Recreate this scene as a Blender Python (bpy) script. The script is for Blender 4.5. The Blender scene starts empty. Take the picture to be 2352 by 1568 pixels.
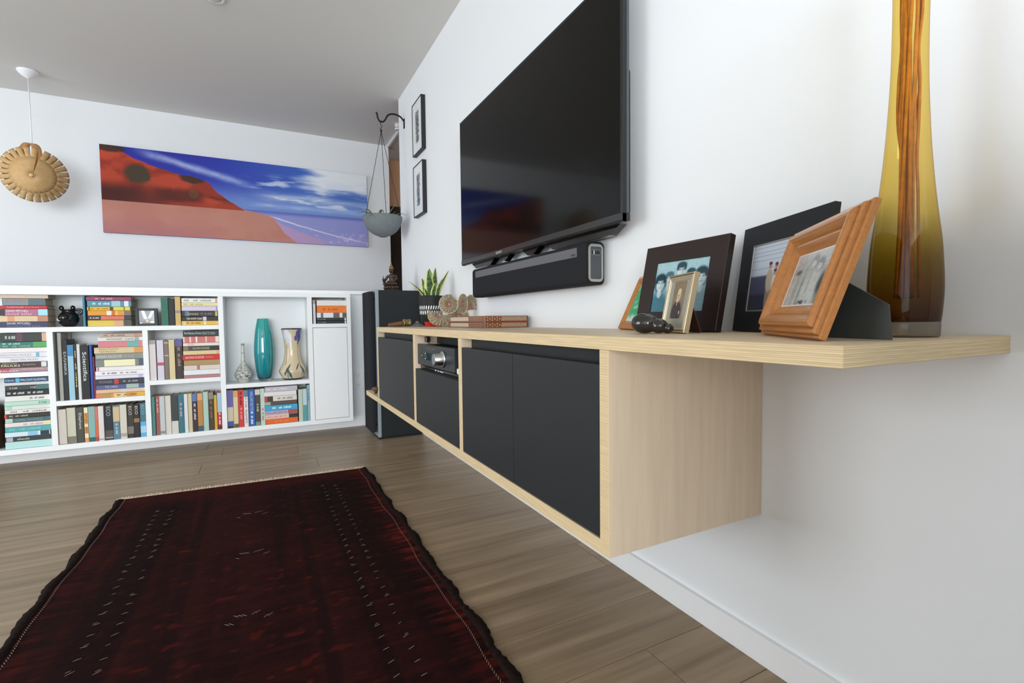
import bpy, bmesh, math, random
import numpy as np
from mathutils import Vector, Matrix

random.seed(7)
S = bpy.context.scene
COL = S.collection
PI = math.pi

# ------------------------------------------------------------------ camera, light, exposure
cam_d = bpy.data.cameras.new('camera')
cam_d.sensor_fit = 'HORIZONTAL'
cam_d.sensor_width = 36.0
cam_d.lens = 17.1986
cam_d.clip_start = 0.02
cam = bpy.data.objects.new('camera', cam_d)
COL.objects.link(cam)
cam.matrix_world = Matrix(((0.8888, 0.0308, -0.4572, -1.0376),
                           (-0.4581, 0.0348, -0.8882, -0.3207),
                           (-0.0114, 0.9989, 0.0450, 0.8187),
                           (0, 0, 0, 1)))
S.camera = cam

w = bpy.data.worlds.new('sky')
S.world = w
w.use_nodes = True
w.node_tree.nodes['Background'].inputs[0].default_value = (0.80, 0.90, 1.0, 1)
w.node_tree.nodes['Background'].inputs[1].default_value = 0.35

def area(name, loc, rot, sx, sy, power, col):
    d = bpy.data.lights.new(name, 'AREA')
    d.shape = 'RECTANGLE'; d.size = sx; d.size_y = sy; d.energy = power; d.color = col
    o = bpy.data.objects.new(name, d)
    o.location = loc; o.rotation_euler = rot
    COL.objects.link(o)
    return o
# daylight through the glazed left wall and through the glazed doors behind the camera
area('daylight_side', (-5.72, 2.2, 1.2), (0, -PI/2, 0), 2.1, 2.4, 86, (0.92, 0.965, 1.0))
area('daylight_rear', (-3.0, -4.92, 1.2), (PI/2, 0, 0), 3.6, 2.1, 318, (0.93, 0.97, 1.0))

S.view_settings.view_transform = 'Standard'
S.view_settings.look = 'None'
S.view_settings.exposure = 0.30
S.view_settings.gamma = 1.0
S.view_settings.use_curve_mapping = False
S.cycles.max_bounces = 10
S.cycles.diffuse_bounces = 6
S.cycles.transmission_bounces = 10
S.cycles.transparent_max_bounces = 12
S.cycles.caustics_refractive = False
S.cycles.caustics_reflective = False
S.cycles.sample_clamp_indirect = 6.0

# ------------------------------------------------------------------ helpers
def lin(c):
    if isinstance(c, str):
        c = c.lstrip('#'); c = [int(c[i:i+2], 16)/255 for i in (0, 2, 4)]
    return tuple(((x/12.92) if x <= 0.04045 else ((x+0.055)/1.055)**2.4) for x in c[:3])

MATS = {}
def mat(name, col='#ffffff', rough=0.5, spec=0.5, metal=0.0, bump=None, var=None, coat=0.0, fac_attr=None, trans=0.0, ior=1.45, sheen=0.0):
    """principled material; bump=(scale, strength); var=(scale, amount, stretch) value noise"""
    if name in MATS: return MATS[name]
    m = bpy.data.materials.new(name); m.use_nodes = True
    nt = m.node_tree; b = nt.nodes['Principled BSDF']
    L = nt.links.new
    b.inputs['Base Color'].default_value = (*lin(col), 1)
    b.inputs['Roughness'].default_value = rough
    b.inputs['Specular IOR Level'].default_value = spec
    b.inputs['Metallic'].default_value = metal
    b.inputs['Coat Weight'].default_value = coat
    b.inputs['Transmission Weight'].default_value = trans
    b.inputs['IOR'].default_value = ior
    b.inputs['Sheen Weight'].default_value = sheen
    if bump or var:
        tc = nt.nodes.new('ShaderNodeTexCoord')
    if var:
        mp = nt.nodes.new('ShaderNodeMapping'); L(tc.outputs['Object'], mp.inputs[0])
        mp.inputs['Scale'].default_value = var[2] if len(var) > 2 else (1, 1, 1)
        n = nt.nodes.new('ShaderNodeTexNoise'); n.inputs['Scale'].default_value = var[0]; n.inputs['Detail'].default_value = 4
        L(mp.outputs[0], n.inputs['Vector'])
        h = nt.nodes.new('ShaderNodeHueSaturation'); h.inputs['Color'].default_value = (*lin(col), 1)
        mr = nt.nodes.new('ShaderNodeMapRange'); L(n.outputs['Fac'], mr.inputs['Value'])
        mr.inputs['From Min'].default_value = 0.25; mr.inputs['From Max'].default_value = 0.75
        mr.inputs['To Min'].default_value = 1 - var[1]; mr.inputs['To Max'].default_value = 1 + var[1]
        L(mr.outputs['Result'], h.inputs['Value']); L(h.outputs['Color'], b.inputs['Base Color'])
    if bump:
        n2 = nt.nodes.new('ShaderNodeTexNoise'); n2.inputs['Scale'].default_value = bump[0]; n2.inputs['Detail'].default_value = 3
        L(tc.outputs['Object'], n2.inputs['Vector'])
        bp = nt.nodes.new('ShaderNodeBump'); bp.inputs['Strength'].default_value = bump[1]; bp.inputs['Distance'].default_value = 0.002
        L(n2.outputs['Fac'], bp.inputs['Height']); L(bp.outputs['Normal'], b.inputs['Normal'])
    MATS[name] = m
    return m

def attr_mat(name, rough=0.5, spec=0.4, bump=None, attr='Col', sheen=0.0):
    if name in MATS: return MATS[name]
    m = mat(name, '#ffffff', rough, spec, bump=bump, sheen=sheen)
    nt = m.node_tree
    a = nt.nodes.new('ShaderNodeAttribute'); a.attribute_name = attr
    nt.links.new(a.outputs['Color'], nt.nodes['Principled BSDF'].inputs['Base Color'])
    return m

WM = {}
def put(o, parent=None, local=False, M=None):
    COL.objects.link(o)
    if parent is not None:
        o.parent = parent
        if local:
            WM[o.name] = WM[parent.name] @ Matrix.Identity(4)
        else:
            o.matrix_parent_inverse = WM[parent.name].inverted()
            WM[o.name] = M or Matrix.Identity(4)
    else:
        WM[o.name] = M or Matrix.Identity(4)
    return o

def tag(o, label=None, cat=None, group=None, kind=None):
    if label: o['label'] = label
    if cat: o['category'] = cat
    if group: o['group'] = group
    if kind: o['kind'] = kind
    return o

def thing(name, label, cat, loc=(0, 0, 0), group=None, M=None):
    o = bpy.data.objects.new(name, None)
    o.empty_display_size = 0.05
    M = M or Matrix.Translation(loc)
    o.matrix_world = M
    put(o, None, M=M)
    return tag(o, label, cat, group)

def obj(name, bm, mats, parent=None, smooth=False, local=False, origin=None, label=None):
    me = bpy.data.meshes.new(name)
    if smooth:
        for f in bm.faces: f.smooth = True
    M = None
    if origin is not None:
        M = Matrix.Translation(origin)
        bmesh.ops.translate(bm, verts=bm.verts, vec=-Vector(origin))
    bm.to_mesh(me); bm.free()
    for m in (mats if isinstance(mats, (list, tuple)) else [mats]): me.materials.append(m)
    o = bpy.data.objects.new(name, me)
    if origin is not None: o.location = origin
    put(o, parent, local, M)
    if label: o['label'] = label
    return o

def struct(name, bm, m, parent=None, smooth=False):
    return tag(obj(name, bm, m, parent, smooth), kind='structure')

def BM(): return bmesh.new()

def bx(bm, x0, x1, y0, y1, z0, z1, bev=0.0, seg=1, mi=0, smooth=False):
    r = bmesh.ops.create_cube(bm, size=1.0)
    vs = r['verts']
    for v in vs:
        v.co = Vector(((x0+x1)/2 + v.co.x*(x1-x0), (y0+y1)/2 + v.co.y*(y1-y0), (z0+z1)/2 + v.co.z*(z1-z0)))
    fs = set(f for v in vs for f in v.link_faces)
    if bev > 0:
        es = list(set(e for v in vs for e in v.link_edges))
        rr = bmesh.ops.bevel(bm, geom=es, offset=min(bev, 0.45*min(abs(x1-x0), abs(y1-y0), abs(z1-z0))), segments=seg, affect='EDGES', profile=0.5)
        fs = set(f for f in fs if f.is_valid) | set(rr['faces'])
    for f in fs:
        f.material_index = mi
        if smooth: f.smooth = True
    return fs

def box(name, x0, x1, y0, y1, z0, z1, m, parent=None, bev=0.0, seg=1, **k):
    bm = BM(); bx(bm, x0, x1, y0, y1, z0, z1, bev, seg)
    return obj(name, bm, m, parent, **k)

def lathe(bm, prof, cx=0, cy=0, cz=0, seg=40, M=None, cap=True, mi=0):
    rings = []
    for r, z in prof:
        ring = []
        for i in range(seg):
            a = 2*PI*i/seg
            p = Vector((r*math.cos(a), r*math.sin(a), z))
            if M is not None: p = M @ p
            ring.append(bm.verts.new(p + Vector((cx, cy, cz))))
        rings.append(ring)
    for a, b in zip(rings, rings[1:]):
        for i in range(seg):
            j = (i+1) % seg
            f = bm.faces.new((a[i], a[j], b[j], b[i])); f.smooth = True; f.material_index = mi
    if cap:
        f = bm.faces.new(list(reversed(rings[0]))); f.material_index = mi
        f = bm.faces.new(rings[-1]); f.material_index = mi
    return rings

def tube(bm, pts, r, seg=8, mi=0, cap=True):
    pts = [Vector(p) for p in pts]
    rs = r if isinstance(r, (list, tuple)) else [r]*len(pts)
    prev = None; rings = []
    for i, p in enumerate(pts):
        t = (pts[min(i+1, len(pts)-1)] - pts[max(i-1, 0)]).normalized()
        if prev is None:
            n = t.orthogonal().normalized()
        else:
            n = (prev - t*prev.dot(t))
            n = n.normalized() if n.length > 1e-6 else t.orthogonal().normalized()
        prev = n; b = t.cross(n)
        rings.append([bm.verts.new(p + (n*math.cos(2*PI*k/seg) + b*math.sin(2*PI*k/seg))*rs[i]) for k in range(seg)])
    for A, B in zip(rings, rings[1:]):
        for k in range(seg):
            j = (k+1) % seg
            f = bm.faces.new((A[k], A[j], B[j], B[k])); f.smooth = True; f.material_index = mi
    if cap:
        bm.faces.new(list(reversed(rings[0]))); bm.faces.new(rings[-1])

def spline(pts, n=8):
    P = [Vector(p) for p in pts]; out = []
    for i in range(len(P)-1):
        p0 = P[max(i-1, 0)]; p1 = P[i]; p2 = P[i+1]; p3 = P[min(i+2, len(P)-1)]
        for k in range(n):
            t = k/n
            out.append(0.5*((2*p1) + (p2-p0)*t + (2*p0-5*p1+4*p2-p3)*t*t + (-p0+3*p1-3*p2+p3)*t**3))
    out.append(P[-1])
    return out

def ellipsoid(bm, c, r, seg=20, rings=12, M=None, mi=0):
    res = bmesh.ops.create_uvsphere(bm, u_segments=seg, v_segments=rings, radius=1.0)
    for v in res['verts']:
        p = Vector((v.co.x*r[0], v.co.y*r[1], v.co.z*r[2]))
        if M is not None: p = M @ p
        v.co = p + Vector(c)
    for f in set(f for v in res['verts'] for f in v.link_faces):
        f.smooth = True; f.material_index = mi
    return res['verts']

def prism(bm, poly, ax, a0, a1, mi=0):
    """extrude a polygon given in the two other axes along axis ax from a0 to a1"""
    def P(u, v, a):
        return {0: (a, u, v), 1: (u, a, v), 2: (u, v, a)}[ax]
    A = [bm.verts.new(P(u, v, a0)) for u, v in poly]
    B = [bm.verts.new(P(u, v, a1)) for u, v in poly]
    n = len(poly); fs = [bm.faces.new(A), bm.faces.new(list(reversed(B)))]
    for i in range(n):
        j = (i+1) % n
        fs.append(bm.faces.new((A[j], A[i], B[i], B[j])))
    bmesh.ops.recalc_face_normals(bm, faces=fs)
    for f in fs: f.material_index = mi
    return fs

def remeshed(bm, voxel, smooth_iter=4):
    """join overlapping solids into one continuous closed surface"""
    me = bpy.data.meshes.new('tmp'); bm.to_mesh(me); bm.free()
    o = bpy.data.objects.new('tmp', me); COL.objects.link(o)
    r = o.modifiers.new('r', 'REMESH'); r.mode = 'VOXEL'; r.voxel_size = voxel; r.use_smooth_shade = True
    s = o.modifiers.new('s', 'SMOOTH'); s.iterations = smooth_iter; s.factor = 0.5
    dg = bpy.context.evaluated_depsgraph_get()
    ev = o.evaluated_get(dg)
    b2 = bmesh.new(); b2.from_mesh(ev.to_mesh()); ev.to_mesh_clear()
    bpy.data.objects.remove(o)
    for f in b2.faces: f.smooth = True
    return b2

_text = {}
def glyphs(s):
    """(verts, faces) of a line of lettering scaled into the unit square"""
    if s not in _text:
        cu = bpy.data.curves.new('t', 'FONT'); cu.body = s; cu.size = 1.0; cu.resolution_u = 2; cu.fill_mode = 'FRONT'
        o = bpy.data.objects.new('t', cu); COL.objects.link(o)
        dg = bpy.context.evaluated_depsgraph_get()
        me = o.evaluated_get(dg).to_mesh()
        v = np.array([x.co[:] for x in me.vertices]).reshape(-1, 3); fs = [tuple(p.vertices) for p in me.polygons]
        o.evaluated_get(dg).to_mesh_clear()
        bpy.data.objects.remove(o)
        lo, hi = v.min(0), v.max(0)
        v = (v-lo)/np.maximum(hi-lo, 1e-6)
        _text[s] = (v[:, :2], fs)
    return _text[s]

def letter(bm, s, f):
    """add lettering; f maps (u, v) of the unit square to 3-D"""
    if s == '~':   # lettering too small to read: a run of tiny strokes
        rnd = random.Random(len(bm.verts)+11); u = 0.0
        while u < 0.97:
            wd = rnd.uniform(0.03, 0.07)
            if rnd.random() > 0.16:
                lo, hi = (0.12, 0.88) if rnd.random() > .4 else (0.12, 0.7)
                vs = [bm.verts.new(f(a, b)) for a, b in ((u, lo), (min(u+wd, 1), lo), (min(u+wd, 1), hi), (u, hi))]
                bm.faces.new(vs)
            u += wd + 0.018
        return
    v, fs = glyphs(s)
    V = [bm.verts.new(f(a, b)) for a, b in v]
    for p in fs:
        try: bm.faces.new([V[i] for i in p])
        except ValueError: pass

def painted(name, fmap, nu, nv, fn, m, parent=None, local=False):
    """a printed surface: grid (u, v in 0..1) mapped by fmap, coloured per vertex by fn(U, V) -> sRGB"""
    U, V = np.meshgrid(np.linspace(0, 1, nu), np.linspace(0, 1, nv))
    u = U.ravel(); v = V.ravel()
    co = fmap(u, v)
    idx = np.arange(nu*nv).reshape(nv, nu)
    q = np.stack([idx[:-1, :-1], idx[:-1, 1:], idx[1:, 1:], idx[1:, :-1]], -1).reshape(-1, 4)
    me = bpy.data.meshes.new(name)
    me.from_pydata(co.tolist(), [], q.tolist()); me.update()
    c = np.clip(fn(u, v), 0, 1)
    c = np.where(c <= 0.04045, c/12.92, ((c+0.055)/1.055)**2.4)
    a = me.color_attributes.new('Col', 'FLOAT_COLOR', 'POINT')
    a.data.foreach_set('color', np.concatenate([c, np.ones((len(c), 1))], 1).astype(np.float32).ravel())
    me.polygons.foreach_set('use_smooth', [True]*len(me.polygons))
    me.materials.append(m)
    o = bpy.data.objects.new(name, me)
    return put(o, parent, local)

def vnoise(u, v, seed=0, oct=4):
    """value noise on arrays"""
    out = np.zeros_like(u); amp = 1.0; tot = 0
    for k in range(oct):
        rs = np.random.RandomState(seed*17+k); G = rs.rand(64, 64)
        x = (u*2**k) % 64; y = (v*2**k) % 64
        i = np.floor(x).astype(int) % 64; j = np.floor(y).astype(int) % 64
        fx = x-np.floor(x); fy = y-np.floor(y); fx = fx*fx*(3-2*fx); fy = fy*fy*(3-2*fy)
        i2 = (i+1) % 64; j2 = (j+1) % 64
        out += amp*((G[j, i]*(1-fx)+G[j, i2]*fx)*(1-fy) + (G[j2, i]*(1-fx)+G[j2, i2]*fx)*fy)
        tot += amp; amp *= 0.5
    return out/tot

def hx(c): c = c.lstrip('#'); return np.array([int(c[i:i+2], 16)/255 for i in (0, 2, 4)])
def mixc(c, col, a): a = np.clip(a, 0, 1)[:, None]; return c*(1-a) + hx(col)[None]*a
def sstep(a, b, x): t = np.clip((x-a)/(b-a), 0, 1); return t*t*(3-2*t)

# ------------------------------------------------------------------ materials of the room
M_wall = mat('wall_paint', '#eef1f4', 0.62, 0.3, bump=(260, 0.05))
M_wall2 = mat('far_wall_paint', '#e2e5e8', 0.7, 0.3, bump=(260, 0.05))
M_ceil = mat('ceiling_paint', '#dedcd8', 0.85, 0.2, bump=(300, 0.06))
M_white = mat('white_lacquer', '#eceff1', 0.42, 0.4)
M_trim = mat('white_trim', '#f1f2f4', 0.45, 0.4)
M_peach = mat('peach_paint', '#d9ab88', 0.75, 0.2)
M_black = mat('black_laminate', '#2b2d2f', 0.5, 0.3, bump=(900, 0.08))
M_dark = mat('soft_black', '#17181a', 0.6, 0.3)
M_gloss = mat('gloss_black', '#0d0e10', 0.12, 0.5)
M_steel = mat('brushed_steel', '#b9bbbd', 0.28, 0.5, metal=1.0)
M_iron = mat('black_iron', '#1c1b1a', 0.55, 0.4, metal=0.3)

def ply_edge(name, axis):
    """edge of birch plywood: thin layers stacked along one axis"""
    m = mat(name, '#dcc296', 0.5, 0.35); nt = m.node_tree; b = nt.nodes['Principled BSDF']; L = nt.links.new
    tc = nt.nodes.new('ShaderNodeTexCoord'); sp = nt.nodes.new('ShaderNodeSeparateXYZ'); L(tc.outputs['Object'], sp.inputs[0])
    n = nt.nodes.new('ShaderNodeTexNoise'); mp = nt.nodes.new('ShaderNodeMapping'); L(tc.outputs['Object'], mp.inputs[0])
    sc = [14, 14, 14]; sc[axis] = 330; mp.inputs['Scale'].default_value = sc
    n.inputs['Scale'].default_value = 1.0; n.inputs['Detail'].default_value = 3; L(mp.outputs[0], n.inputs['Vector'])
    md = nt.nodes.new('ShaderNodeMath'); md.operation = 'MULTIPLY'; md.inputs[1].default_value = 1/0.0052; L(sp.outputs[axis], md.inputs[0])
    fr = nt.nodes.new('ShaderNodeMath'); fr.operation = 'FRACT'; L(md.outputs[0], fr.inputs[0])
    rp = nt.nodes.new('ShaderNodeValToRGB'); L(fr.outputs[0], rp.inputs[0])
    e = rp.color_ramp.elements; e[0].position = 0.0; e[0].color = (*lin('#dcc49b'), 1); e[1].position = 1.0; e[1].color = (*lin('#dcc49b'), 1)
    for p, c in ((0.12, '#ecd8b1'), (0.24, '#e6d0a6'), (0.36, '#d6bc90'), (0.50, '#dcc398'), (0.62, '#e9d4ac'), (0.74, '#d2b68a'), (0.88, '#dcc39a')):
        x = e.new(p); x.color = (*lin(c), 1)
    h = nt.nodes.new('ShaderNodeHueSaturation'); L(rp.outputs[0], h.inputs['Color'])
    mr = nt.nodes.new('ShaderNodeMapRange'); L(n.outputs['Fac'], mr.inputs['Value']); mr.inputs['From Min'].default_value = .3; mr.inputs['From Max'].default_value = .7
    mr.inputs['To Min'].default_value = 0.88; mr.inputs['To Max'].default_value = 1.06
    L(mr.outputs['Result'], h.inputs['Value']); L(h.outputs[0], b.inputs['Base Color'])
    return m
PLY = [ply_edge('ply_edge_across', i) for i in range(3)]
M_birch = mat('birch_veneer', '#d3b895', 0.5, 0.3, var=(3.0, 0.06, (2, 30, 2)))
M_birch_top = mat('birch_veneer_top', '#d8c3a5', 0.42, 0.35, var=(3.0, 0.06, (30, 1.5, 2)))
M_birch_side = mat('birch_veneer_side', '#d6c3aa', 0.55, 0.3, var=(2.2, 0.07, (26, 26, 1.6)))

def ply(name, x0, x1, y0, y1, z0, z1, axis, parent=None, face=None, **k):
    """a plywood board; thickness along axis; big faces veneer, edges layered"""
    bm = BM(); bx(bm, x0, x1, y0, y1, z0, z1, 0.0007, 1)
    bm.normal_update()
    for f in bm.faces: f.material_index = 0 if abs(f.normal[axis]) > 0.9 else 1
    return obj(name, bm, [face or M_birch, PLY[axis]], parent, **k)

# ------------------------------------------------------------------ the room
ZC = 2.577           # ceiling
YB = 4.70            # far wall beyond the stair
YH = 3.62            # half wall at the end of the room
floor_bm = BM(); bx(floor_bm, -5.65, 1.6, -4.9, 5.1, -0.10, -0.0125)
floor = struct('floor', floor_bm, mat('floor_gap', '#2b241c', 0.8))

def plank_material():
    m = mat('oak_plank', '#8b7860', 0.36, 0.4); nt = m.node_tree; b = nt.nodes['Principled BSDF']; L = nt.links.new
    tc = nt.nodes.new('ShaderNodeTexCoord'); mp = nt.nodes.new('ShaderNodeMapping'); L(tc.outputs['Object'], mp.inputs[0])
    mp.inputs['Scale'].default_value = (0.9, 16, 1)
    oi = nt.nodes.new('ShaderNodeObjectInfo')
    ad = nt.nodes.new('ShaderNodeVectorMath'); ad.operation = 'ADD'; L(mp.outputs[0], ad.inputs[0])
    cb = nt.nodes.new('ShaderNodeCombineXYZ'); mu = nt.nodes.new('ShaderNodeMath'); mu.operation = 'MULTIPLY'; mu.inputs[1].default_value = 37
    L(oi.outputs['Random'], mu.inputs[0]); L(mu.outputs[0], cb.inputs[0]); L(mu.outputs[0], cb.inputs[1]); L(cb.outputs[0], ad.inputs[1])
    n = nt.nodes.new('ShaderNodeTexNoise'); n.inputs['Scale'].default_value = 1.6; n.inputs['Detail'].default_value = 6; n.inputs['Roughness'].default_value = .55
    L(ad.outputs[0], n.inputs['Vector'])
    rp = nt.nodes.new('ShaderNodeValToRGB'); L(n.outputs['Fac'], rp.inputs[0])
    e = rp.color_ramp.elements; e[0].position = .3; e[0].color = (*lin('#7d6b54'), 1); e[1].position = .7; e[1].color = (*lin('#a69279'), 1)
    h = nt.nodes.new('ShaderNodeHueSaturation'); L(rp.outputs[0], h.inputs['Color'])
    mr = nt.nodes.new('ShaderNodeMapRange'); L(oi.outputs['Random'], mr.inputs['Value']); mr.inputs['To Min'].default_value = .93; mr.inputs['To Max'].default_value = 1.05
    L(mr.outputs['Result'], h.inputs['Value']); L(h.outputs[0], b.inputs['Base Color'])
    return m
M_plank = plank_material()
PLW, PLL = 0.185, 1.86
bm = BM(); bx(bm, -PLL/2+.0006, PLL/2-.0006, -PLW/2+.0006, PLW/2-.0006, -0.012, 0.0, 0.001, 1)
plank0 = obj('plank', bm, M_plank, floor)
plank0.location = (0, 0, 0)
first = True
for r in range(-9, 27):
    yc = -0.09 + r*PLW + 0.02
    if yc < -1.7 or yc > 3.7: continue
    off = random.uniform(0, PLL)
    x = -5.0 + off - PLL/2
    while x - PLL/2 < 0:
        if x + PLL/2 > -3.9:
            if first: o = plank0; first = False
            else:
                o = plank0.copy(); COL.objects.link(o)
            o.location = (x, yc, random.uniform(-.0003, .0001))
        x += PLL
# trim planks that reach under the wall: a thin skirt of the wall stands over them

bm = BM(); bx(bm, 0.0, 0.14, -4.9, 3.63, -0.1, ZC+.05)
struct('wall_right', bm, M_wall)
bm = BM(); bx(bm, -5.65, 0.17, YB, YB+.12, -0.1, ZC+.05)
struct('wall_back', bm, M_wall2)
bm = BM(); bx(bm, -5.65, -0.0, YH, YH+.12, -0.1, 1.024); 
struct('wall_half', bm, M_wall)
bm = BM(); bx(bm, -5.65, -0.0, YH-.03, YH+.15, 1.024, 1.052, 0.003, 2)
struct('trim_1', bm, M_trim)
bm = BM(); bx(bm, -5.65, 1.6, -4.9, 5.25, ZC, ZC+.1)
struct('ceiling', bm, M_ceil)
# window wall opposite the television
bm = BM()
for y0, y1 in ((-4.9, 1.0), (3.4, 5.1)): bx(bm, -5.7, -5.6, y0, y1, -.1, ZC)
bx(bm, -5.7, -5.6, 1, 3.4, 2.28, ZC); bx(bm, -5.7, -5.6, 1, 3.4, -.1, .12)
struct('wall_left', bm, M_wall2)
wf = BM()
for y in (1, 2.17, 3.34): bx(wf, -5.68, -5.63, y, y+.06, .12, 2.28)
bx(wf, -5.68, -5.63, 1, 3.4, .12, .18); bx(wf, -5.68, -5.63, 1, 3.4, 2.22, 2.28)
struct('window_1', wf, M_trim)
bm = BM(); bx(bm, -5.65, -4.8, -4.9, -4.8, -.1, ZC); bx(bm, -1.2, 0.1, -4.9, -4.8, -.1, ZC)
bx(bm, -4.8, -1.2, -4.9, -4.8, 2.28, ZC); bx(bm, -4.8, -1.2, -4.9, -4.8, -.1, .12)
struct('wall_front', bm, M_wall2)
wf = BM()
for x in (-4.8, -3.62, -2.44, -1.26): bx(wf, x, x+.06, -4.88, -4.83, .12, 2.28)
bx(wf, -4.8, -1.2, -4.88, -4.83, .12, .18); bx(wf, -4.8, -1.2, -4.88, -4.83, 2.22, 2.28)
struct('window_2', wf, M_trim)
# added half height block, unseen behind the camera, to shade the near wall
bm = BM(); bx(bm, -.80, -.02, -.90, -.52, -.1, 1.14)
struct('added_light_blocker', bm, M_wall2)
# landing beyond the end of the television wall
bm = BM(); bx(bm, 0.1, 1.6, 5.12, 5.22, -.1, ZC+.05)
struct('wall_landing', bm, M_peach)
bm = BM(); bx(bm, 1.5, 1.6, 3.4, 5.2, -.1, ZC+.05); bx(bm, .14, 1.6, 3.3, 3.4, -.1, ZC+.05)
struct('wall_landing_side', bm, M_peach)
dr = struct('door_1', (lambda b: (bx(b, .2, 1.0, 5.085, 5.12, -.1, 2.07, .002), b)[1])(BM()), mat('dark_door', '#33261d', 0.5, 0.4, var=(3, .12, (20, 20, 1))))
bm = BM(); bx(bm, -.0135, -.0005, -4.7, 3.4, 0.0, 0.068, 0.0008)
struct('baseboard_right', bm, M_trim)
bm = BM(); bx(bm, -5.55, -.02, YH-.012, YH-.0005, 0.0, 0.06, 0.0008)
struct('baseboard_back', bm, M_trim)
# spotlight bar on the ceiling past the end of the television wall
t = thing('track_light', 'white ceiling light bar with a small spotlight above the stair landing', 'ceiling light', (.17, 4.4, ZC))
box('bar', .150, .172, 4.19, 4.68, ZC-.02, ZC-.0005, M_white, t, .002)
bm = BM(); lathe(bm, [(.028, ZC-.055), (.03, ZC-.05), (.03, ZC-.002)], .118, 4.10, 0, 24)
obj('spot_head', bm, M_white, t)
bm = BM(); lathe(bm, [(.031, ZC-.040), (.031, ZC-.036)], .118, 4.10, 0, 24)
obj('ring', bm, M_dark, t)
# downlight at the upper edge of the picture
t = thing('downlight', 'small white downlight set into the ceiling above the bookshelf end of the room', 'ceiling light', (-1.2, 2.83, ZC))
bm = BM(); lathe(bm, [(.050, ZC-.0005), (.050, ZC-.006), (.040, ZC-.010), (.034, ZC-.006), (.030, ZC-.002)], -1.2, 2.83, 0, 32, cap=False)
obj('bezel', bm, M_white, t)
bm = BM(); ellipsoid(bm, (-1.2, 2.83, ZC-.004), (.03, .03, .014))
obj('lamp_lens', bm, mat('lamp_glass', '#cfcfc9', .3), t)
# wall socket on the half wall
t = thing('wall_socket', 'white double wall socket between the bookshelf and the loudspeaker', 'socket', (-.357, YH, .357))
box('face_plate', -.395, -.319, YH-.008, YH-.0003, .288, .427, M_white, t, .002)
for zc in (.32, .395):
    box('switch', -.342, -.330, YH-.0105, YH-.008, zc-.008, zc+.008, M_trim, t, .001)
    bm = BM()
    for dx, dz in ((-.372, .006), (-.358, .006), (-.365, -.009)):
        bx(bm, dx-.0012, dx+.0012, YH-.0086, YH-.0079, zc+dz-.004, zc+dz+.004)
    tag(obj('pin_slots', bm, M_dark, t))

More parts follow.
